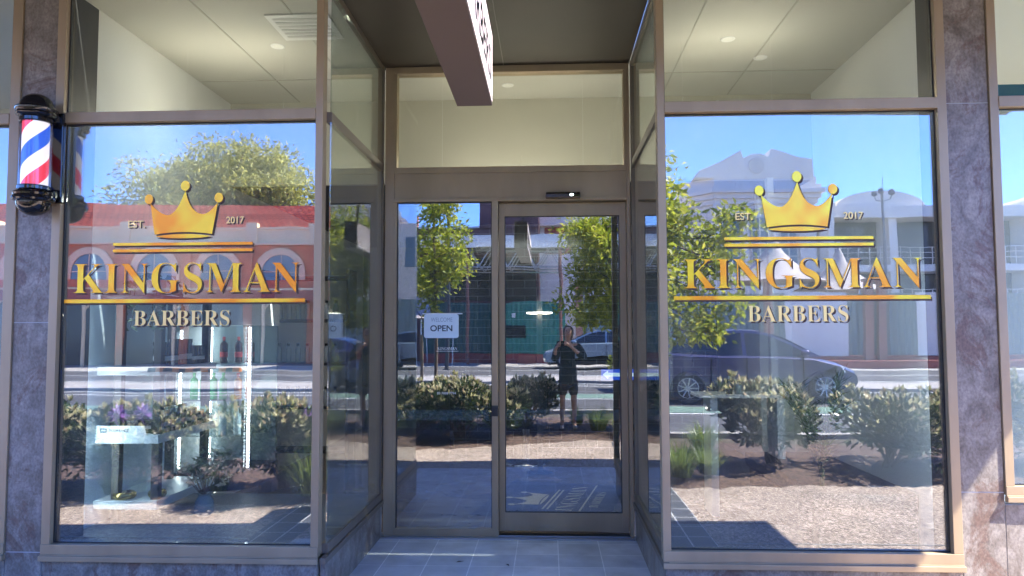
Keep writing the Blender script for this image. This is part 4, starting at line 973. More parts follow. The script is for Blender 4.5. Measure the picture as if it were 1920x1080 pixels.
def tree(name, label, loc, h, seed, crown_c, crown_r, nleaf, size, mat_, trunk_r=0.05, group=None, nb=26, clump=0.35, lob=None, cat='tree'):
    """tapered trunk with limbs; leaves in clumps round the twig ends, thinning to an uneven outline"""
    rg = np.random.default_rng(seed); t_ = thing(name, label, cat, loc, group=group)
    b = MB(); top = np.array([crown_c[0], crown_c[1], h * 0.9]); tp_ = []
    tr_ = [np.array([0, 0, 0.0]), np.array([rg.normal() * .03, rg.normal() * .03, h * 0.3]), np.array([crown_c[0] * .5, crown_c[1] * .5, h * 0.6]), top]
    b.tube([tuple(p) for p in tr_], [trunk_r, trunk_r * .8, trunk_r * .5, trunk_r * .15], n=9)
    tips = []
    for i in range(nb):
        s = rg.uniform(0.32, 0.95); k = min(2, int(s * 3)); f = s * 3 - k; p0 = tr_[k] * (1 - f) + tr_[k + 1] * f
        for _ in range(30):
            d = rg.normal(size=3); d /= np.linalg.norm(d); q = np.array(crown_c) + d * np.array(crown_r) * rg.uniform(0.45, 1.0)
            if q[2] > p0[2] - 0.15 * h: break
        mid = (p0 + q) / 2 + rg.normal(size=3) * 0.05 * h * np.array([1, 1, .4]) - np.array([0, 0, 0.03 * h])
        b.tube([tuple(p0), tuple(mid), tuple(q)], [trunk_r * .32, trunk_r * .2, trunk_r * .06], n=5, cap=False)
        tips.append(q); tips.append((mid + q) / 2); tips.append(mid)
    b.make('trunk', bark, t_, smooth=60)
    tips = np.array(tips); w_ = rg.integers(0, len(tips), nleaf)
    off = rg.normal(size=(nleaf, 3)); off /= np.linalg.norm(off, axis=1, keepdims=True)
    P = tips[w_] + off * (rg.uniform(0, 1, nleaf) ** 0.6 * clump)[:, None] * np.array([1.1, 1.1, 0.75]) * (0.6 + 0.8 * ((w_ * 7919) % 13) / 13.0)[:, None]
    D = off + np.array([0, 0, -0.15]) + rg.normal(size=(nleaf, 3)) * .6
    obj('crown', leaf_mesh('crown_leaves', P, D, size, [mat_], width=0.42, seed=seed), t_)
    return t_
tree('street_tree', 'fuller young street tree behind the photographer, reflected in the sliding door and right window', (1.18, -5.3, 0.05), 4.1, 41, (0.1, -0.05, 2.3), (1.35, 1.2, 1.5), 12500, 0.10, g_street, 0.042, group='young street trees', nb=52, clump=0.27)
tree('street_tree', 'slender young street tree reflected in the left part of the sidelight', (-2.0, -6.0, 0.1), 4.6, 42, (-0.05, 0, 3.0), (0.72, 0.8, 1.5), 4200, 0.10, g_street, 0.04, group='young street trees', nb=24, clump=0.25)
for nm, (x, y) in (('farther from the door', (-2.25, -6.0)), ('nearer to the door', (1.45, -5.3))):
    b = MB(); b.box(x - 0.025, x + 0.025, y - 0.02, y + 0.02, 0, 1.5)
    tag(b.make('tree_stake', mat('timber_stake', (0.30, 0.22, 0.14), 0.8, var=0.2), bevel=0.004), 'square timber tree stake, the one ' + nm, 'stake', 'timber stakes beside the young trees')
tree('big_tree', 'big olive green tree rising behind the red tiled roof, reflected in the left window', (-22.5, -46, 0.2), 15.0, 50, (0.3, 0, 9.6), (8.2, 5.0, 4.8), 85000, 0.30, g_big, 0.45, nb=200, clump=1.3)
tree('dark_tree', 'dark tree standing beyond the far road, between the red building and the canopy', (-12.6, -38, 0.2), 8.5, 51, (0, 0, 5.5), (2.2, 2.2, 2.8), 9000, 0.22, g_big, 0.22, nb=50, clump=0.8, group='trees across the road')
tree('far_tree', 'green tree on the far footpath, reflected in the window beyond the right pillar', (21.5, -21, 0.2), 6.5, 52, (0, 0, 4.2), (2.2, 2.0, 2.2), 7000, 0.2, g_street, 0.16, nb=40, clump=0.6, group='trees across the road')
b = MB()

# ================================================================== the photographer
def skin(name, pts, edges, rad, m, parent=None, sub=2):
    me = bpy.data.meshes.new(name); me.from_pydata(pts, edges, []); o = bpy.data.objects.new(name, me); COL.objects.link(o)
    mo = o.modifiers.new('s', 'SKIN'); mo.use_smooth_shade = True; mo.branch_smoothing = 0.6
    for i, r_ in enumerate(rad):
        sv = me.skin_vertices[0].data[i]; sv.radius = r_ if isinstance(r_, tuple) else (r_, r_); sv.use_root = (i == 0)
    sb = o.modifiers.new('u', 'SUBSURF'); sb.levels = sub; sb.render_levels = sub
    dg = bpy.context.evaluated_depsgraph_get(); dg.update()
    nm = bpy.data.meshes.new_from_object(o.evaluated_get(dg)); nm.materials.clear(); nm.materials.append(m)
    bpy.data.objects.remove(o); o2 = bpy.data.objects.new(name, nm); COL.objects.link(o2)
    nm.polygons.foreach_set('use_smooth', [True] * len(nm.polygons))
    if parent: o2.parent = parent
    return o2
skin_m = mat('skin', (0.52, 0.31, 0.22), 0.5, var=0.05, scale=10); hair_m = mat('brown_hair', (0.045, 0.022, 0.014), 0.5, var=0.3, scale=40)
coat_m = mat('dark_green_coat', (0.012, 0.028, 0.026), 0.75, var=0.2, scale=12); short_m = mat('dark_grey_skirt', (0.05, 0.052, 0.056), 0.8, var=0.2, scale=20)
shoe_m = mat('pale_shoe', (0.62, 0.56, 0.50), 0.5)
P_ = thing('person', 'person in dark coat and shorts holding up a phone, reflected in the sliding door', 'person', (0.30, -4.48, 0.045))
P_.scale = (0.90, 0.95, 0.975)
pv = [(0, 0, 0.88), (0, 0.005, 1.02), (0, 0.0, 1.18), (0, -0.01, 1.32), (0, 0.0, 1.40), (0.0, 0.015, 1.47), (0.01, 0.03, 1.55), (0.01, 0.03, 1.62)]
pr = [(0.13, 0.10), (0.115, 0.085), (0.13, 0.09), (0.12, 0.08), 0.05, (0.066, 0.078), (0.076, 0.088), (0.045, 0.055)]
pe = [(i, i + 1) for i in range(7)]
def ch(frm, pts, rs):
    for p, r_ in zip(pts, rs):
        pv.append(p); pr.append(r_); pe.append((frm, len(pv) - 1)); frm = len(pv) - 1
    return frm
for s_ in (-1, 1):
    ch(0, [(s_ * 0.085, 0, 0.80), (s_ * 0.095, 0.015 if s_ > 0 else 0, 0.46), (s_ * 0.10, -0.015, 0.28), (s_ * 0.105, 0.0, 0.075), (s_ * 0.115, 0.09, 0.03), (s_ * 0.12, 0.16, 0.025)], [0.078, 0.052, 0.047, 0.031, 0.028, 0.02])
hr = ch(3, [(0.17, 0, 1.32), (0.30, 0.06, 1.10), (0.06, 0.22, 1.30), (-0.02, 0.25, 1.345)], [0.05, 0.038, 0.026, (0.018, 0.034)])
hl = ch(3, [(-0.17, 0, 1.32), (-0.24, 0.09, 1.09), (-0.21, 0.21, 1.27), (-0.19, 0.245, 1.33)], [0.05, 0.038, 0.026, (0.018, 0.034)])
for base_, sg in ((hr, -1), (hl, 1)):       # five fingers on each hand, closed on the phone's edges
    bx_, by_, bz_ = pv[base_]
    for k, (dz, ln) in enumerate(((0.045, 0.055), (0.025, 0.062), (0.004, 0.058), (-0.016, 0.046))):
        ch(base_, [(bx_ + sg * 0.022, by_ + 0.012, bz_ + dz), (bx_ + sg * 0.035, by_ + 0.026 + ln * 0.2, bz_ + dz + 0.004), (bx_ + sg * (0.035 + ln * 0.4), by_ + 0.03, bz_ + dz + 0.003)], [0.0085, 0.008, 0.0065])
    ch(base_, [(bx_ + sg * 0.02, by_ - 0.012, bz_ + 0.045), (bx_ + sg * 0.045, by_ - 0.012, bz_ + 0.05)], [0.0095, 0.008])
skin('body', pv, pe, pr, skin_m, P_)
skin('coat', [(0, 0, 0.86), (0, 0.005, 0.70), (0, 0.0, 1.04), (0, 0, 1.20), (0, -0.01, 1.33), (0, -0.005, 1.385), (0.18, -0.005, 1.32), (0.305, 0.06, 1.10), (0.15, 0.15, 1.21), (-0.18, -0.005, 1.32), (-0.245, 0.09, 1.09), (-0.225, 0.17, 1.20)],
     [(0, 1), (0, 2), (2, 3), (3, 4), (4, 5), (4, 6), (6, 7), (7, 8), (4, 9), (9, 10), (10, 11)],
     [(0.17, 0.125), (0.185, 0.14), (0.145, 0.11), (0.16, 0.115), (0.145, 0.10), (0.075, 0.07), 0.068, 0.058, 0.05, 0.068, 0.058, 0.05], coat_m, P_)
skin('shorts', [(0, 0, 0.80), (0.09, 0.0, 0.66), (0.097, 0.005, 0.50), (-0.09, 0, 0.66), (-0.097, 0.0, 0.50)], [(0, 1), (1, 2), (0, 3), (3, 4)], [(0.15, 0.12), 0.097, 0.092, 0.097, 0.092], short_m, P_)
skin('hair', [(0.01, 0.02, 1.625), (0.01, -0.03, 1.55), (0.01, -0.05, 1.46), (0.01, -0.045, 1.38)], [(0, 1), (1, 2), (2, 3)], [(0.098, 0.105), (0.108, 0.08), (0.10, 0.06), (0.075, 0.04)], hair_m, P_)
for s_ in (-1, 1):
    skin('shoe', [(s_ * 0.105, -0.02, 0.04), (s_ * 0.112, 0.06, 0.035), (s_ * 0.12, 0.18, 0.025)], [(0, 1), (1, 2)], [(0.038, 0.04), (0.036, 0.034), (0.036, 0.024)], shoe_m, P_)
b = MB()
for s_ in (-1, 1): b.lathe([(0.0, 0.0), (0.009, 0.003), (0.0, 0.006)], (0.01 + s_ * 0.03, 0.112, 1.555), n=10, axis='y')
b.make('eye', black_m, P_)
b = MB(); b.prism([(0.105, 1.545), (0.128, 1.515), (0.10, 1.51)], 0.0, 0.022, axis='x'); b.make('nose', skin_m, P_, bevel=0.003)
b = MB(); b.box(-0.012, 0.034, 0.104, 0.1085, 1.484, 1.492); b.make('mouth', mat('lips', (0.40, 0.12, 0.10), 0.5), P_)
b = MB(); b.box(0.12, 0.27, -4.252, -4.244, 1.33, 1.405); o = b.make('phone', black, bevel=0.003); tag(o, 'black phone held up in both hands by the person', 'phone')

# ================================================================== cars
tyre_m = mat('tyre', (0.02, 0.02, 0.021), 0.8); rim_m = mat('alloy', (0.55, 0.56, 0.58), 0.3, 0.8); cglass = mat('car_glass', (0.015, 0.02, 0.022), 0.04, spec=0.8)
lamp_m = mat('headlamp_glass', (0.7, 0.74, 0.78), 0.08, 0.3); tail_m = mat('tail_lamp', (0.35, 0.01, 0.01), 0.15)
def car(label, loc, rz, paint, low, cab, wheels, wr=0.325, W=0.88, CW=0.76, TW=0.58, group=None):
    c = thing('parked_car', label, 'car', loc, rz, group); c.scale = (0.955, 0.955, 0.98)
    # lower body: side outline with wheel arches, swept across the width with rounded plan corners
    xs = [p[0] for p in low]; xmin, xmax = min(xs), max(xs); poly = []
    bot = 0.24
    arch = []
    for wx in sorted(wheels, reverse=True):
        arch += [(wx + (wr + 0.055) * math.cos(R(a)), max(bot, wr + (wr + 0.055) * math.sin(R(a)))) for a in range(-12, 193, 12)]
    poly = list(low) + arch
    b = MB(); ys = [-1.0, -0.96, -0.85, -0.55, 0, 0.55, 0.85, 0.96, 1.0]; n = len(poly); xm = (xmin + xmax) / 2; hl_ = (xmax - xmin) / 2; vs = []
    for s in ys:
        a = abs(s); k = 1 - 0.055 * a ** 3; ins = 0.0 if a < 0.96 else (0.014 if a < 1 else 0.03)
        for (x, z) in poly:
            edge = abs(x - xm) / hl_; xx = xm + (x - xm) * (k if edge > 0.72 else 1 - (1 - k) * (edge / 0.72) ** 3)
            zz = z - (0.035 * a ** 4 if z > 0.6 else 0) - (ins if z > 0.6 else 0)
            wmul = 1 - 0.10 * max(0, edge - 0.6) - (0.04 if z < 0.4 else 0) + (0.0 if 0.4 <= z <= 0.75 else -0.025)
            vs.append((xx, s * W * wmul, zz))
    m_ = len(ys)
    fs = [(i * n + j, i * n + (j + 1) % n, (i + 1) * n + (j + 1) % n, (i + 1) * n + j) for i in range(m_ - 1) for j in range(n)] + [tuple(range(n)), tuple(range((m_ - 1) * n, m_ * n))[::-1]]
    b.add(vs, fs)
    b.make('body', paint, c, smooth=38)
    # cabin
    zb = min(p[1] for p in cab); zt = max(p[1] for p in cab); b = MB(); n = len(cab); vs = []
    for s in (-1, -0.8, 0, 0.8, 1):
        for (x, z) in cab:
            f = (z - zb) / (zt - zb); wd = CW + (TW - CW) * f; vs.append((x, s * wd, z - (0.02 * f if abs(s) == 1 else 0) + (0.015 * f if s == 0 else 0)))
    b.add(vs, [(i * n + j, i * n + (j + 1) % n, (i + 1) * n + (j + 1) % n, (i + 1) * n + j) for i in range(4) for j in range(n)] + [tuple(range(n)), tuple(range(4 * n, 5 * n))[::-1]])
    b.make('cabin', paint, c, smooth=40)
    def side(x, z, s, o=0.006):
        f = (z - zb) / (zt - zb); return (x, s * (CW + (TW - CW) * f + o), z)
    top = [p for p in cab if p[1] > zb + 0.02]; xa, xf = cab[0][0], cab[-1][0]
    def roof_z(x):
        for (x0, z0), (x1, z1) in zip(cab, cab[1:]):
            if x0 <= x <= x1: return z0 + (z1 - z0) * (x - x0) / (x1 - x0)
        return zb
    for s in (-1, 1):
        for (p, q) in ((xa + 0.38, -0.22), (-0.14, xf - 0.30)):
            mid = []; K = 8
            for k in range(K + 1):
                x = p + (q - p) * k / K; z = max(zb + 0.03, roof_z(x) - 0.07); mid.append((x, z))
            b = MB(); vs = [side(x, zb + 0.02, s) for x, z in mid] + [side(x, z, s) for x, z in reversed(mid)]; nn_ = len(vs)
            b.add(vs + [(v[0], v[1] - s * 0.004, v[2]) for v in vs], [tuple(range(nn_))] + [(i, (i + 1) % nn_, (i + 1) % nn_ + nn_, i + nn_) for i in range(nn_)])
            b.make('side_window', cglass, c)
    # windscreen and rear screen
    for (p, q, nm) in ((cab[-1], cab[-2], 'windscreen'), (cab[0], cab[1], 'rear_window')):
        def L(t, s): 
            x = p[0] + (q[0] - p[0]) * t; z = p[1] + (q[1] - p[1]) * t; f = (z - zb) / (zt - zb); wd = (CW + (TW - CW) * f) - 0.07
            nx_, nz_ = (q[1] - p[1]), -(q[0] - p[0]); l_ = math.hypot(nx_, nz_); sg = 1 if nm == 'windscreen' else 1
            if nz_ < 0: nx_, nz_ = -nx_, -nz_
            return (x + nx_ / l_ * 0.022, s * wd, z + nz_ / l_ * 0.022)
        b = MB(); b.add([L(0.08, -1), L(0.08, 1), L(0.93, 1), L(0.93, -1)], [(0, 1, 2, 3)]); b.make(nm, cglass, c)
    fx = xmax; rx = xmin
    for s in (-1, 1):
        b = MB(); b.add([(fx - 0.50, s * (W - 0.01), 0.74), (fx - 0.10, s * (W - 0.24), 0.64), (fx - 0.08, s * (W - 0.26), 0.56), (fx - 0.42, s * (W + 0.005), 0.62), (fx - 0.5, s * (W - 0.06), 0.76), (fx - 0.16, s * (W - 0.32), 0.69)], [(0, 1, 2, 3), (0, 4, 5, 1)]); b.make('headlight', lamp_m, c)
        b = MB(); b.box(rx + 0.03, rx + 0.16, s * (W - 0.22), s * (W - 0.05), 0.78, 0.96); b.make('tail_light', tail_m, c, bevel=0.01)
        b = MB(); b.lathe([(0.0, -0.10), (0.06, -0.08), (0.085, 0.0), (0.07, 0.04), (0, 0.05)], (xf - 0.36, s * (CW + 0.14), zb + 0.08), n=14, axis='x', sx=1.0, sy=0.75); b.box(xf - 0.38, xf - 0.34, s * (CW - 0.02), s * (CW + 0.10), zb + 0.03, zb + 0.06); b.make('mirror', paint, c, smooth=50)
        for hx in (-0.55, 0.42):
            b = MB(); b.box(hx - 0.09, hx + 0.09, s * (W - 0.015), s * (W + 0.018), 0.80, 0.83); b.make('door_handle', paint, c, bevel=0.006)
        for wx in wheels:
            yc = s * (W - 0.11)
            wo = bpy.data.objects.new('wheel', None); COL.objects.link(wo); wo.parent = c; wo.location = (wx, yc, wr)
            b = MB(); b.lathe([(wr * .64, -0.1), (wr * .92, -0.105), (wr, -0.08), (wr, 0.08), (wr * .92, 0.105), (wr * .64, 0.1)], n=32, axis='y', cap=False); b.make('tyre', tyre_m, wo, smooth=40)
            b = MB(); b.lathe([(wr * .66, s * 0.095), (wr * .60, s * 0.06), (wr * .58, s * 0.02), (0, s * 0.02)], n=32, axis='y', m=1, cap=False)
            b.lathe([(wr * .66, s * 0.096), (wr * .60, s * 0.100), (wr * .60, s * 0.085)], n=32, axis='y', m=0, cap=False)
            for k in range(9):
                a = k * 2 * math.pi / 9; c1, s1 = math.cos(a), math.sin(a); q0, q1 = wr * .1, wr * .62; hw = 0.014
                b.add([(c1 * q0 - s1 * hw, s * 0.085, s1 * q0 + c1 * hw), (c1 * q1 - s1 * hw, s * 0.098, s1 * q1 + c1 * hw), (c1 * q1 + s1 * hw, s * 0.098, s1 * q1 - c1 * hw), (c1 * q0 + s1 * hw, s * 0.085, s1 * q0 - c1 * hw)], [(0, 1, 2, 3)], 0)
            b.lathe([(wr * .16, s * 0.07), (wr * .15, s * 0.09), (0, s * 0.092)], n=16, axis='y', m=0, cap=False)
            b.make('rim', [rim_m, tyre_m], wo, smooth=40)
    for s in (-1, 1):
        for hx in (-0.92, -0.18, 0.98):
            b = MB(); b.box(hx, hx + 0.012, s * (W - 0.05), s * (W + 0.004), 0.36, 0.93); b.make('door_seam', black_m, c)
        b = MB(); b.box(-1.0, 1.0, s * (W - 0.1), s * (W - 0.018), 0.245, 0.30); b.make('side_skirt', black_m, c, bevel=0.005)
    b = MB(); b.box(fx - 0.10, fx - 0.03, -0.42, 0.42, 0.36, 0.50); b.make('grille', black_m, c, bevel=0.01)
    b = MB(); b.box(rx + 0.15, fx - 0.2, -W + 0.12, W - 0.12, 0.17, 0.25); b.make('underbody', black_m, c)
    return c
def paint(name, col): return mat(name, col, 0.28, 0.35, coat=1.0)
low_h = [(2.16, 0.26), (2.22, 0.42), (2.20, 0.56), (2.10, 0.68), (1.75, 0.82), (1.20, 0.94), (0.6, 0.97), (-0.4, 0.99), (-1.4, 1.02), (-2.02, 1.06), (-2.14, 0.98), (-2.18, 0.80), (-2.24, 0.55), (-2.20, 0.30)]
cab_h = [(-2.05, 1.0), (-1.78, 1.22), (-1.05, 1.40), (-0.35, 1.47), (0.15, 1.45), (0.42, 1.39), (1.38, 0.93)]
car('dark lilac hatchback parked on the road, reflected large in the right window', (3.93, -11.3, 0.145), R(-4), paint('lilac_paint', (0.06, 0.06, 0.15)), low_h, cab_h, (-1.38, 1.40), wr=0.33)
car('silver blue hatchback on the far road reflected behind the person in the sliding door', (1.9, -20.6, 0.219), R(180), paint('silver_blue_paint', (0.26, 0.34, 0.40)), low_h, cab_h, (-1.38, 1.40), wr=0.33, group=None)
low_s = [(2.20, 0.32), (2.26, 0.55), (2.22, 0.78), (2.05, 0.95), (1.30, 1.08), (0.6, 1.12), (-1.4, 1.14), (-2.2, 1.14), (-2.28, 0.95), (-2.30, 0.5), (-2.24, 0.34)]
cab_s = [(-2.25, 1.12), (-2.0, 1.55), (-1.6, 1.72), (-0.4, 1.76), (0.25, 1.70), (1.25, 1.08)]
car('dark blue off road wagon on the road, reflected past the right pillar', (14.6, -11.4, 0.145), 0.0, paint('navy_paint', (0.015, 0.03, 0.07)), low_s, cab_s, (-1.40, 1.42), wr=0.38, W=0.92, CW=0.82, TW=0.68)

# ================================================================== buildings across the street
redwall = mat('red_painted_wall', (0.70, 0.18, 0.07), 0.75, var=0.16, scale=1.2); creamw = mat('cream_render', (0.92, 0.66, 0.38), 0.8, var=0.08, scale=0.6)
rtile = tile_mat('red_roof_tile', (0.66, 0.17, 0.08), (0.80, 0.28, 0.14), (0.30, 0.07, 0.04), 0.30, 0.40, off=0.5, mortar=0.03, rough=0.7); shopdark = mat('dark_shopfront', (0.03, 0.035, 0.035), 0.12)
whitec = mat('white_concrete', (0.84, 0.78, 0.70), 0.75, var=0.05, scale=0.3); grey_gl = mat('office_glass', (0.10, 0.16, 0.19), 0.06, spec=0.8); brownb = mat('purple_brown_brick', (0.16, 0.07, 0.075), 0.85, var=0.12, scale=1)
redbrick = mat('red_brick', (0.36, 0.07, 0.055), 0.85, var=0.1); olive = mat('olive_hoarding', (0.14, 0.16, 0.10), 0.6, var=0.1)
bl = thing('arcade_building', 'red building with cream arches and red tiled roof, reflected in the left window', 'building', (-22.0, -27.6, 0.2), R(-7.5))
def barch(b, cx, z0, r_out, r_in, y0, y1, leg=0.0, m=0):
    o = [(cx + r_out * math.cos(R(a)), z0 + r_out * math.sin(R(a))) for a in range(0, 181, 10)]; i_ = [(cx + r_in * math.cos(R(a)), z0 + r_in * math.sin(R(a))) for a in range(180, -1, -10)]
    for k in range(18): b.prism([o[k], o[k + 1], i_[17 - k], i_[18 - k]], y0, y1, m=m)
LN = 15.5
b = MB(); b.box(-6, LN, -8, 0, 0, 5.3); b.make('wall', redwall, bl)
b = MB(); b.box(-6, LN, -0.3, 0.06, 5.302, 6.1); b.box(-6, LN, -0.3, 0.16, 5.302, 5.42); b.box(-6, LN, -0.3, 0.12, 6.02, 6.12)
for k in range(8): b.box(-5.2 + k * 2.75, -4.75 + k * 2.75, -0.3, 0.14, 5.422, 6.32)
b.make('parapet', creamw, bl, bevel=0.01)
b = MB(); K = 26
for k in range(K):
    f0, f1 = k / K, (k + 1) / K; b.box(-6, LN, -0.3 - 5 * f1, -0.3 - 5 * f0, 5.9 + 2.0 * f0, 5.98 + 2.0 * f1)
for k in range(86): b.box(-6 + k * 0.25, -5.95 + k * 0.25, -5.3, -0.35, 5.95, 6.0)
b.prism([(-0.3, 5.9), (-5.3, 7.95), (-5.3, 5.9)], -6.01, LN + 0.01, axis='x')
b.make('roof', rtile, bl)
for k in range(7):
    cx = -3.7 + k * 2.75
    wn = bpy.data.objects.new('arched_window', None); COL.objects.link(wn); wn.parent = bl
    b = MB(); barch(b, cx, 4.1, 1.08, 0.78, 0.0, 0.08); b.box(cx - 1.08, cx - 0.78, 0, 0.08, 3.75, 4.1); b.box(cx + 0.78, cx + 1.08, 0, 0.08, 3.75, 4.1); b.make('arch_trim', creamw, wn)
    b = MB(); b.prism([(cx + 0.78 * math.cos(R(a)), 4.1 + 0.78 * math.sin(R(a))) for a in range(0, 181, 12)] + [(cx - 0.78, 3.75), (cx + 0.78, 3.75)], 0.002, 0.012); b.make('pane', grey_gl, wn)
    b = MB(); b.box(cx - 0.02, cx + 0.02, 0.012, 0.04, 3.75, 4.86); b.box(cx - 0.78, cx + 0.78, 0.012, 0.04, 4.08, 4.12); b.make('glazing_bar', creamw, wn)
    b = MB(); b.box(cx + 1.2, cx + 1.55, 0.0, 0.12, 0, 5.3); b.make('pilaster', redwall, bl)
b = MB(); b.box(-6, LN, 0.0, 2.2, 2.85, 3.0); b.box(-6, LN, 2.2, 2.26, 2.72, 3.25); b.make('verandah', mat('verandah_red', (0.42, 0.07, 0.05), 0.6), bl)
b = MB(); b.box(-6, LN, 2.27, 2.30, 3.18, 3.26); b.make('verandah_trim', creamw, bl)
b = MB(); b.box(-6, 8.6, 0.0, 0.05, 0.0, 2.84); b.box(11.2, LN, 0.0, 0.05, 0.0, 2.84); b.make('shopfront', shopdark, bl)
b = MB(); b.box(8.6, 11.2, 0.0, 0.08, 0.0, 2.84); b.make('shutter', olive, bl)
for k in range(6):
    b = MB(); b.tube([(-4.6 + k * 3.6, 2.1, 0), (-4.6 + k * 3.6, 2.1, 2.85)], 0.07, n=10); b.tube([(-4.6 + k * 3.6, 2.1, 2.3), (-4.2 + k * 3.6, 2.1, 2.84)], 0.04, n=8); b.make('verandah_post', creamw, bl)

# brown brick hall with a canopy on white trusses, green corrugated sheds below
bb_ = thing('brick_hall', 'brown brick hall with white edged canopy on zigzag trusses, reflected in the door glass', 'building', (0, -28.5, 0.2))
b = MB(); b.box(-8.5, -0.45, -8, 0, 0, 6.35); b.box(-3.3, -0.45, -8, 0.1, 6.352, 9.6); b.make('wall', brownb, bb_)
b = MB(); b.box(-8.6, -3.3, -0.3, 0.1, 6.352, 6.44); b.make('coping', whitec, bb_)
b = MB(); b.box(-7.2, 0.8, 0.11, 4.6, 5.15, 5.25); b.make('canopy_deck', charcoal, bb_)
b = MB(); b.box(-7.2, 0.8, 4.6, 4.68, 4.9, 5.42); b.make('canopy_fascia', whitec, bb_)
b = MB()
for yy in (1.4, 3.0, 4.3):
    b.tube([(-7.1, yy, 5.1), (0.7, yy, 5.1)], 0.04, n=6); b.tube([(-7.1, yy, 4.1), (0.7, yy, 4.1)], 0.035, n=6)
    for k in range(13): b.tube([(-7.1 + k * 0.6, yy, 4.1 if k % 2 else 5.1), (-6.5 + k * 0.6, yy, 5.1 if k % 2 else 4.1)], 0.028, n=6)
b.make('truss', mat('galvanised', (0.45, 0.46, 0.47), 0.4, 0.6), bb_)
b = MB()
for x in (-7.0, -3.4, 0.5): b.tube([(x, 4.3, 0), (x, 4.3, 5.15)], 0.07, n=10)
b.make('canopy_post', mat('post_brown', (0.24, 0.10, 0.07), 0.6), bb_)
b = MB(); b.box(-8.3, -0.6, 0.002, 0.05, 2.9, 4.9); b.make('dark_opening', shopdark, bb_)
def corrug(name, col): return mat(name, col, 0.45, 0.2)
green_c = mat('green_corrugated', (0.03, 0.20, 0.13), 0.45, 0.1, var=0.1); grgrey_c = mat('grey_green_corrugated', (0.22, 0.28, 0.25), 0.5, 0.1, var=0.1)
def corr_wall(b, x0, x1, y, z0, z1, pitch=0.16, amp=0.03, top=None):
    n = int((x1 - x0) / pitch * 2); vs = []
    for i in range(n + 1):
        x = x0 + (x1 - x0) * i / n; yy = y + (amp if i % 2 else 0); zt_ = top(x) if top else z1
        vs += [(x, yy, z0), (x, yy, zt_)]
    b.add(vs, [(2 * i, 2 * i + 2, 2 * i + 3, 2 * i + 1) for i in range(n)])
sh = thing('corrugated_shed', 'green corrugated iron shed with a curved roof reflected in the middle of the sliding door', 'shed', (-0.75, -25.6, 0.2))
b = MB(); corr_wall(b, -1.5, 1.5, 0, 0.45, 2.6, 0.2, 0.05, top=lambda x: 2.75 - 0.18 * (x / 1.5) ** 2 - (0.35 if abs(x) > 1.4 else 0)); b.make('wall', green_c, sh)
b = MB(); b.prism([(-1.5, 2.25), (-1.4, 2.5), (-0.8, 2.72), (0, 2.76), (0.8, 2.72), (1.4, 2.5), (1.5, 2.25), (1.5, 0.4), (-1.5, 0.4)], -2.6, -0.02); b.make('body', green_c, sh)
b = MB(); b.box(-1.6, 1.6, -2.7, 0.08, 0.0, 0.42); b.make('brick_base', redbrick, sh)
b = MB(); b.box(-1.3, -0.25, 0.035, 0.06, 1.15, 1.65); b.make('vent', shopdark, sh)
b = MB(); b.box(-0.85, -0.7, 0.035, 0.05, 2.0, 2.2); b.make('notice', whitec, sh)
fn = thing('corrugated_fence', 'long dark green corrugated iron fence on a red brick base, reflected low in the sidelight', 'fence', (0, -26.2, 0.2))
b = MB(); corr_wall(b, -5.6, -2.4, 0, 0.45, 2.7, pitch=0.22, amp=0.05); b.make('panel', mat('dark_green_corrugated', (0.012, 0.07, 0.055), 0.45, 0.1), fn)
b = MB(); b.box(-5.6, -2.4, -0.1, 0.1, 0, 0.42); b.make('brick_base', redbrick, fn)
fn = thing('corrugated_fence', 'long pale grey green corrugated iron fence reflected behind the hatchback in the right window', 'fence', (0, -25.6, 0.2))
b = MB(); corr_wall(b, 1.3, 26.0, 0, 0.45, 2.85, pitch=0.25, amp=0.07); b.make('panel', grgrey_c, fn)
b = MB(); b.box(1.3, 26.0, -0.1, 0.1, 0, 0.42); b.make('brick_base', redbrick, fn)
for k, x in enumerate((1.2, 8.4, 12.2, 12.7, 16.6, 20.4)):
    b = MB(); b.box(x, x + 0.3, 0.04, 0.3, 0, 3.3); b.box(x - 0.06, x + 0.36, 0.0, 0.36, 3.3, 3.42); b.make('post', mat('terracotta_post', (0.42, 0.20, 0.14), 0.7), fn, bevel=0.01)
b = MB(); b.box(9.2, 11.6, 0.05, 0.1, 0.4, 2.9); b.box(14.2, 15.0, 0.05, 0.1, 0.4, 2.9); b.make('white_panel', whitec, fn)
wb = thing('office_building', 'white office building with brick red infill panels reflected at the top of the sliding door', 'building', (0, -31.0, 0.2))
b = MB(); b.box(-0.44, 3.4, -6, 0, 0, 7.8); b.box(-0.44, 3.4, 0, 0.4, 6.75, 7.2); b.make('wall', whitec, wb, bevel=0.02)
b = MB(); b.box(-0.2, 1.15, 0.002, 0.06, 5.4, 6.7); b.make('infill_panel', redbrick, wb)
b = MB(); b.box(1.9, 3.3, 0.002, 0.06, 3.6, 6.6); b.make('window', grey_gl, wb)
b = MB()
for z in (4.6, 5.6): b.box(1.9, 3.3, 0.061, 0.09, z, z + 0.05)
b.box(2.55, 2.6, 0.061, 0.09, 3.6, 6.6); b.make('mullion', whitec, wb)

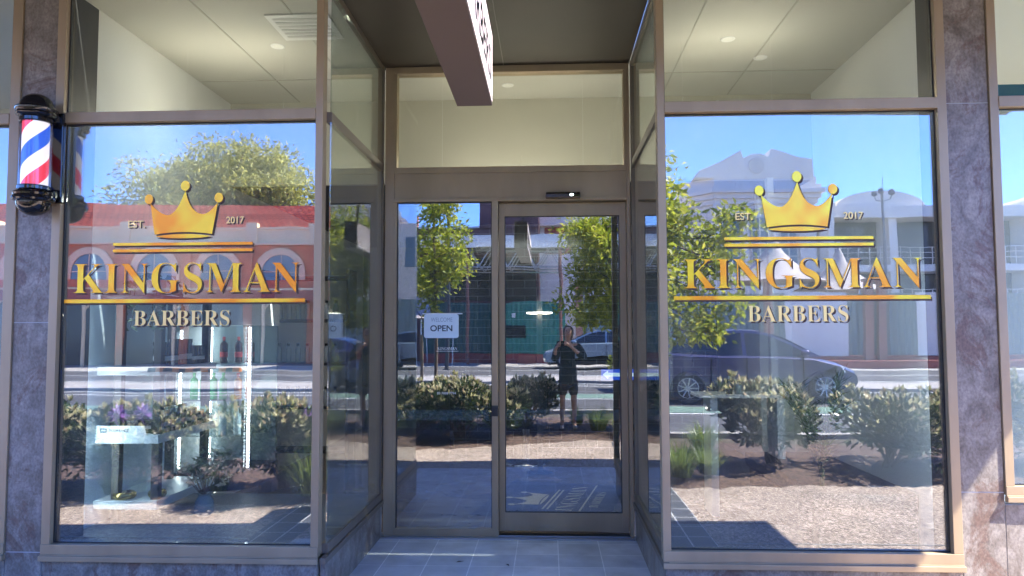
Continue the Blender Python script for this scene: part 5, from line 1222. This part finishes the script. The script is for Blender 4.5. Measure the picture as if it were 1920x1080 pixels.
# white tower and long terrace to its right
tw = thing('white_tower', 'white tower with notched parapet and heavy cornice, reflected in the right window', 'tower', (12.2, -40, 0.2))
oct_ = [(-3.7, 0.0 - 1.6), (-2.4, 0.0), (3.4, 0.0), (3.4, -8), (-3.7, -8)]
def octs(s): return [(x * s + (0.0), (y + 4) * s - 4) for x, y in oct_]
b = MB(); b.prism(octs(1.0), 0, 8.8, axis='z'); b.make('wall', whitec, tw)
b = MB()
for s_, z0, z1 in ((1.04, 8.802, 9.1), (1.08, 9.102, 9.4), (1.13, 9.402, 9.65), (1.08, 9.652, 9.9), (1.02, 9.902, 10.4)): b.prism(octs(s_), z0, z1, axis='z')
b.make('cornice', whitec, tw)
b = MB(); b.prism([(-3.6, 10.402), (-3.3, 10.9), (-2.2, 11.35), (-0.9, 12.1), (-0.75, 11.6), (-0.3, 11.85), (0.3, 11.85), (0.75, 11.6), (0.9, 12.1), (2.4, 11.6), (3.3, 11.5), (3.35, 10.402)], -1.2, 0.1); b.make('parapet', whitec, tw, bevel=0.02)
b = MB(); b.lathe([(0.0, 0.1), (0.45, 0.14), (0.5, 0.1)], (0.0, 0.03, 11.1), n=20, axis='y'); b.make('rosette', mat('rosette_stone', (0.70, 0.66, 0.60), 0.8), tw)  # rosette slightly darker than the white walls
for k in range(3):
    x = -1.5 + k * 1.65
    wn = bpy.data.objects.new('window', None); COL.objects.link(wn); wn.parent = tw
    b = MB(); b.box(x - 0.5, x + 0.5, 0.002, 0.05, 5.0, 8.0); b.make('pane', grey_gl, wn)
    b = MB()
    for z in (5.0, 5.75, 6.5, 7.25, 7.95): b.box(x - 0.5, x + 0.5, 0.051, 0.1, z, z + 0.06)
    for q in (-0.5, -0.02, 0.45): b.box(x + q, x + q + 0.05, 0.051, 0.1, 5.0, 8.0)
    b.make('frame', whitec, wn)
for k in range(5):
    x = -2.3 + k * 1.62 - (0.1 if k == 0 else 0)
    b = MB(); b.box(x - 0.16, x + 0.16, 0.0, 0.22, 3.0, 8.6); b.box(x - 0.22, x + 0.22, 0.0, 0.28, 8.5, 8.798); b.make('pilaster', whitec, tw, bevel=0.01)
te = thing('terrace_building', 'long pale building with curved roof vaults and balcony rails, right of the white tower', 'building', (0, -41, 0.2))
b = MB()
b.box(15.7, 60, -10, -1.5, 0, 8.7); b.box(15.7, 60, -1.5, 0.6, 8.0, 8.7); b.box(15.7, 60, -1.5, 0.4, 4.9, 5.3); b.box(15.7, 60, -1.5, 0.4, 2.6, 2.9)
b.box(4.6, 8.4, -10, 0, 0, 8.5)
b.make('wall', whitec, te, bevel=0.02)
for x in (19.6, 30.5, 41.5):
    b = MB(); b.prism([(x + 2.6 * math.cos(R(a)), 8.7 + 0.95 * math.sin(R(a))) for a in range(0, 181, 12)], -9, 0.3); b.make('roof_vault', whitec, te, smooth=30)
b = MB()
for k in range(11): b.box(16.0 + k * 4.0, 16.5 + k * 4.0, -1.5, 0.35, 0, 8.0)
b.make('column', whitec, te, bevel=0.02)
b = MB(); b.box(15.8, 60, -1.52, -1.45, 5.3, 8.0); b.box(15.8, 60, -1.52, -1.45, 2.9, 4.9); b.make('dark_glazing', shopdark, te)
b = MB()
for z in (5.3, 2.9):
    for q in (0.35, 0.65, 0.95): b.box(15.8, 60, 0.36, 0.39, z + q, z + q + 0.04)
    for k in range(74): b.box(15.8 + k * 0.6, 15.84 + k * 0.6, 0.36, 0.39, z, z + 1.0)
b.make('balcony_rail', whitec, te)
b = MB()
for x in (5.2, 6.4, 7.6): b.box(x - 0.35, x + 0.35, 0.002, 0.04, 5.6, 7.6)
b.make('window', grey_gl, te)
# peaked white shade sails in front of the tower
sail = mat('sail_cloth', (0.40, 0.34, 0.33), 0.7, var=0.05)
sp_ = None
for k, (x, y, s_, lab) in enumerate(((10.3, -30.5, 1.0, 'left peaked white fabric sail in front of the tower'), (13.6, -31.5, 0.9, 'right peaked white fabric sail in front of the tower'), (-5.3, -24.0, 0.55, 'small peaked white sail reflected at the left of the sidelight'))):
    if sp_ is None:
        sp_ = o = thing('shade_sail', lab, 'canopy', (x, y, 0.2), group='peaked white fabric sails')
        b = MB(); n = 24; pr_ = [(2.4, 3.6), (1.6, 3.95), (0.9, 4.5), (0.4, 5.1), (0.12, 5.75), (0.03, 6.0)]; b.lathe(pr_, n=20); b.make('fabric', sail, o, smooth=60)
        b = MB(); b.tube([(0, 0, 0), (0, 0, 6.2)], 0.06, n=10)
        for a in range(4): b.tube([(2.4 * math.cos(a * math.pi / 2), 2.4 * math.sin(a * math.pi / 2), 0), (2.4 * math.cos(a * math.pi / 2), 2.4 * math.sin(a * math.pi / 2), 3.62)], 0.04, n=8)
        b.make('mast', rim_m, o)
    else: o = copy_tree(sp_); o.location = (x, y, 0.2); o.scale = (s_,) * 3; o['label'] = lab
# poles
def lamppost(label, loc, h, head=True, group=None):
    t_ = thing('street_lamp', label, 'street lamp', loc, group=group)
    b = MB(); b.tube([(0, 0, 0), (0, 0, h)], [0.10, 0.05], n=12); b.make('pole', mat('lamp_pole_grey', (0.17, 0.17, 0.18), 0.5, 0.3), t_, smooth=50)
    for a in (0, 2.1, 4.2):
        b = MB(); c_, s_ = math.cos(a), math.sin(a); b.tube([(0, 0, h - 0.6), (0.35 * c_, 0.35 * s_, h - 0.5), (0.42 * c_, 0.42 * s_, h - 0.3)], 0.025, n=6); b.lathe([(0.05, 0.0), (0.14, 0.05), (0.12, 0.22), (0, 0.28)], (0.42 * c_, 0.42 * s_, h - 0.32), n=12); b.make('lantern', MATS['lamp_pole_grey'], t_)
    b = MB(); b.tube([(0, 0, h), (0, 0, h + 0.5)], 0.015, n=6); b.make('finial', MATS['lamp_pole_grey'], t_)
lamppost('tall grey street lamp with three lanterns, right of the crown in the right window', (14.6, -29, 0.2), 7.6)
t_ = thing('utility_pole', 'slim dark steel pole reflected near the middle of the sidelight', 'pole', (-3.6, -19.5, 0.2))
b = MB(); b.tube([(0, 0, 0), (0, 0, 8.5)], [0.07, 0.045], n=12); b.make('shaft', charcoal, t_, smooth=50); b = MB(); b.box(-0.12, 0.12, -0.12, 0.12, 0, 0.05); b.make('base_plate', charcoal, t_)
b = MB()
for k, (x, lab) in enumerate(((-13.2, 'left'), (-11.6, 'right'))):
    o = thing('traffic_bollard', '%s low orange and black wheel stop on the far footpath reflected in the left window' % lab, 'wheel stop', (x, -21.5, 0.22), group='wheel stops')
    b = MB(); b.prism([(-0.12, 0), (0.12, 0), (0.08, 0.13), (-0.08, 0.13)], -0.8, 0.8, axis='x', m=0)
    b.make('rubber', tyre_m, o, bevel=0.01)
    b = MB()
    for q in (-0.5, 0.1, 0.6): b.prism([(-0.123, 0.001), (0.123, 0.001), (0.083, 0.133), (-0.083, 0.133)], q, q + 0.25, axis='x')
    b.make('orange_band', mat('orange_band', (0.6, 0.18, 0.03), 0.6), o)
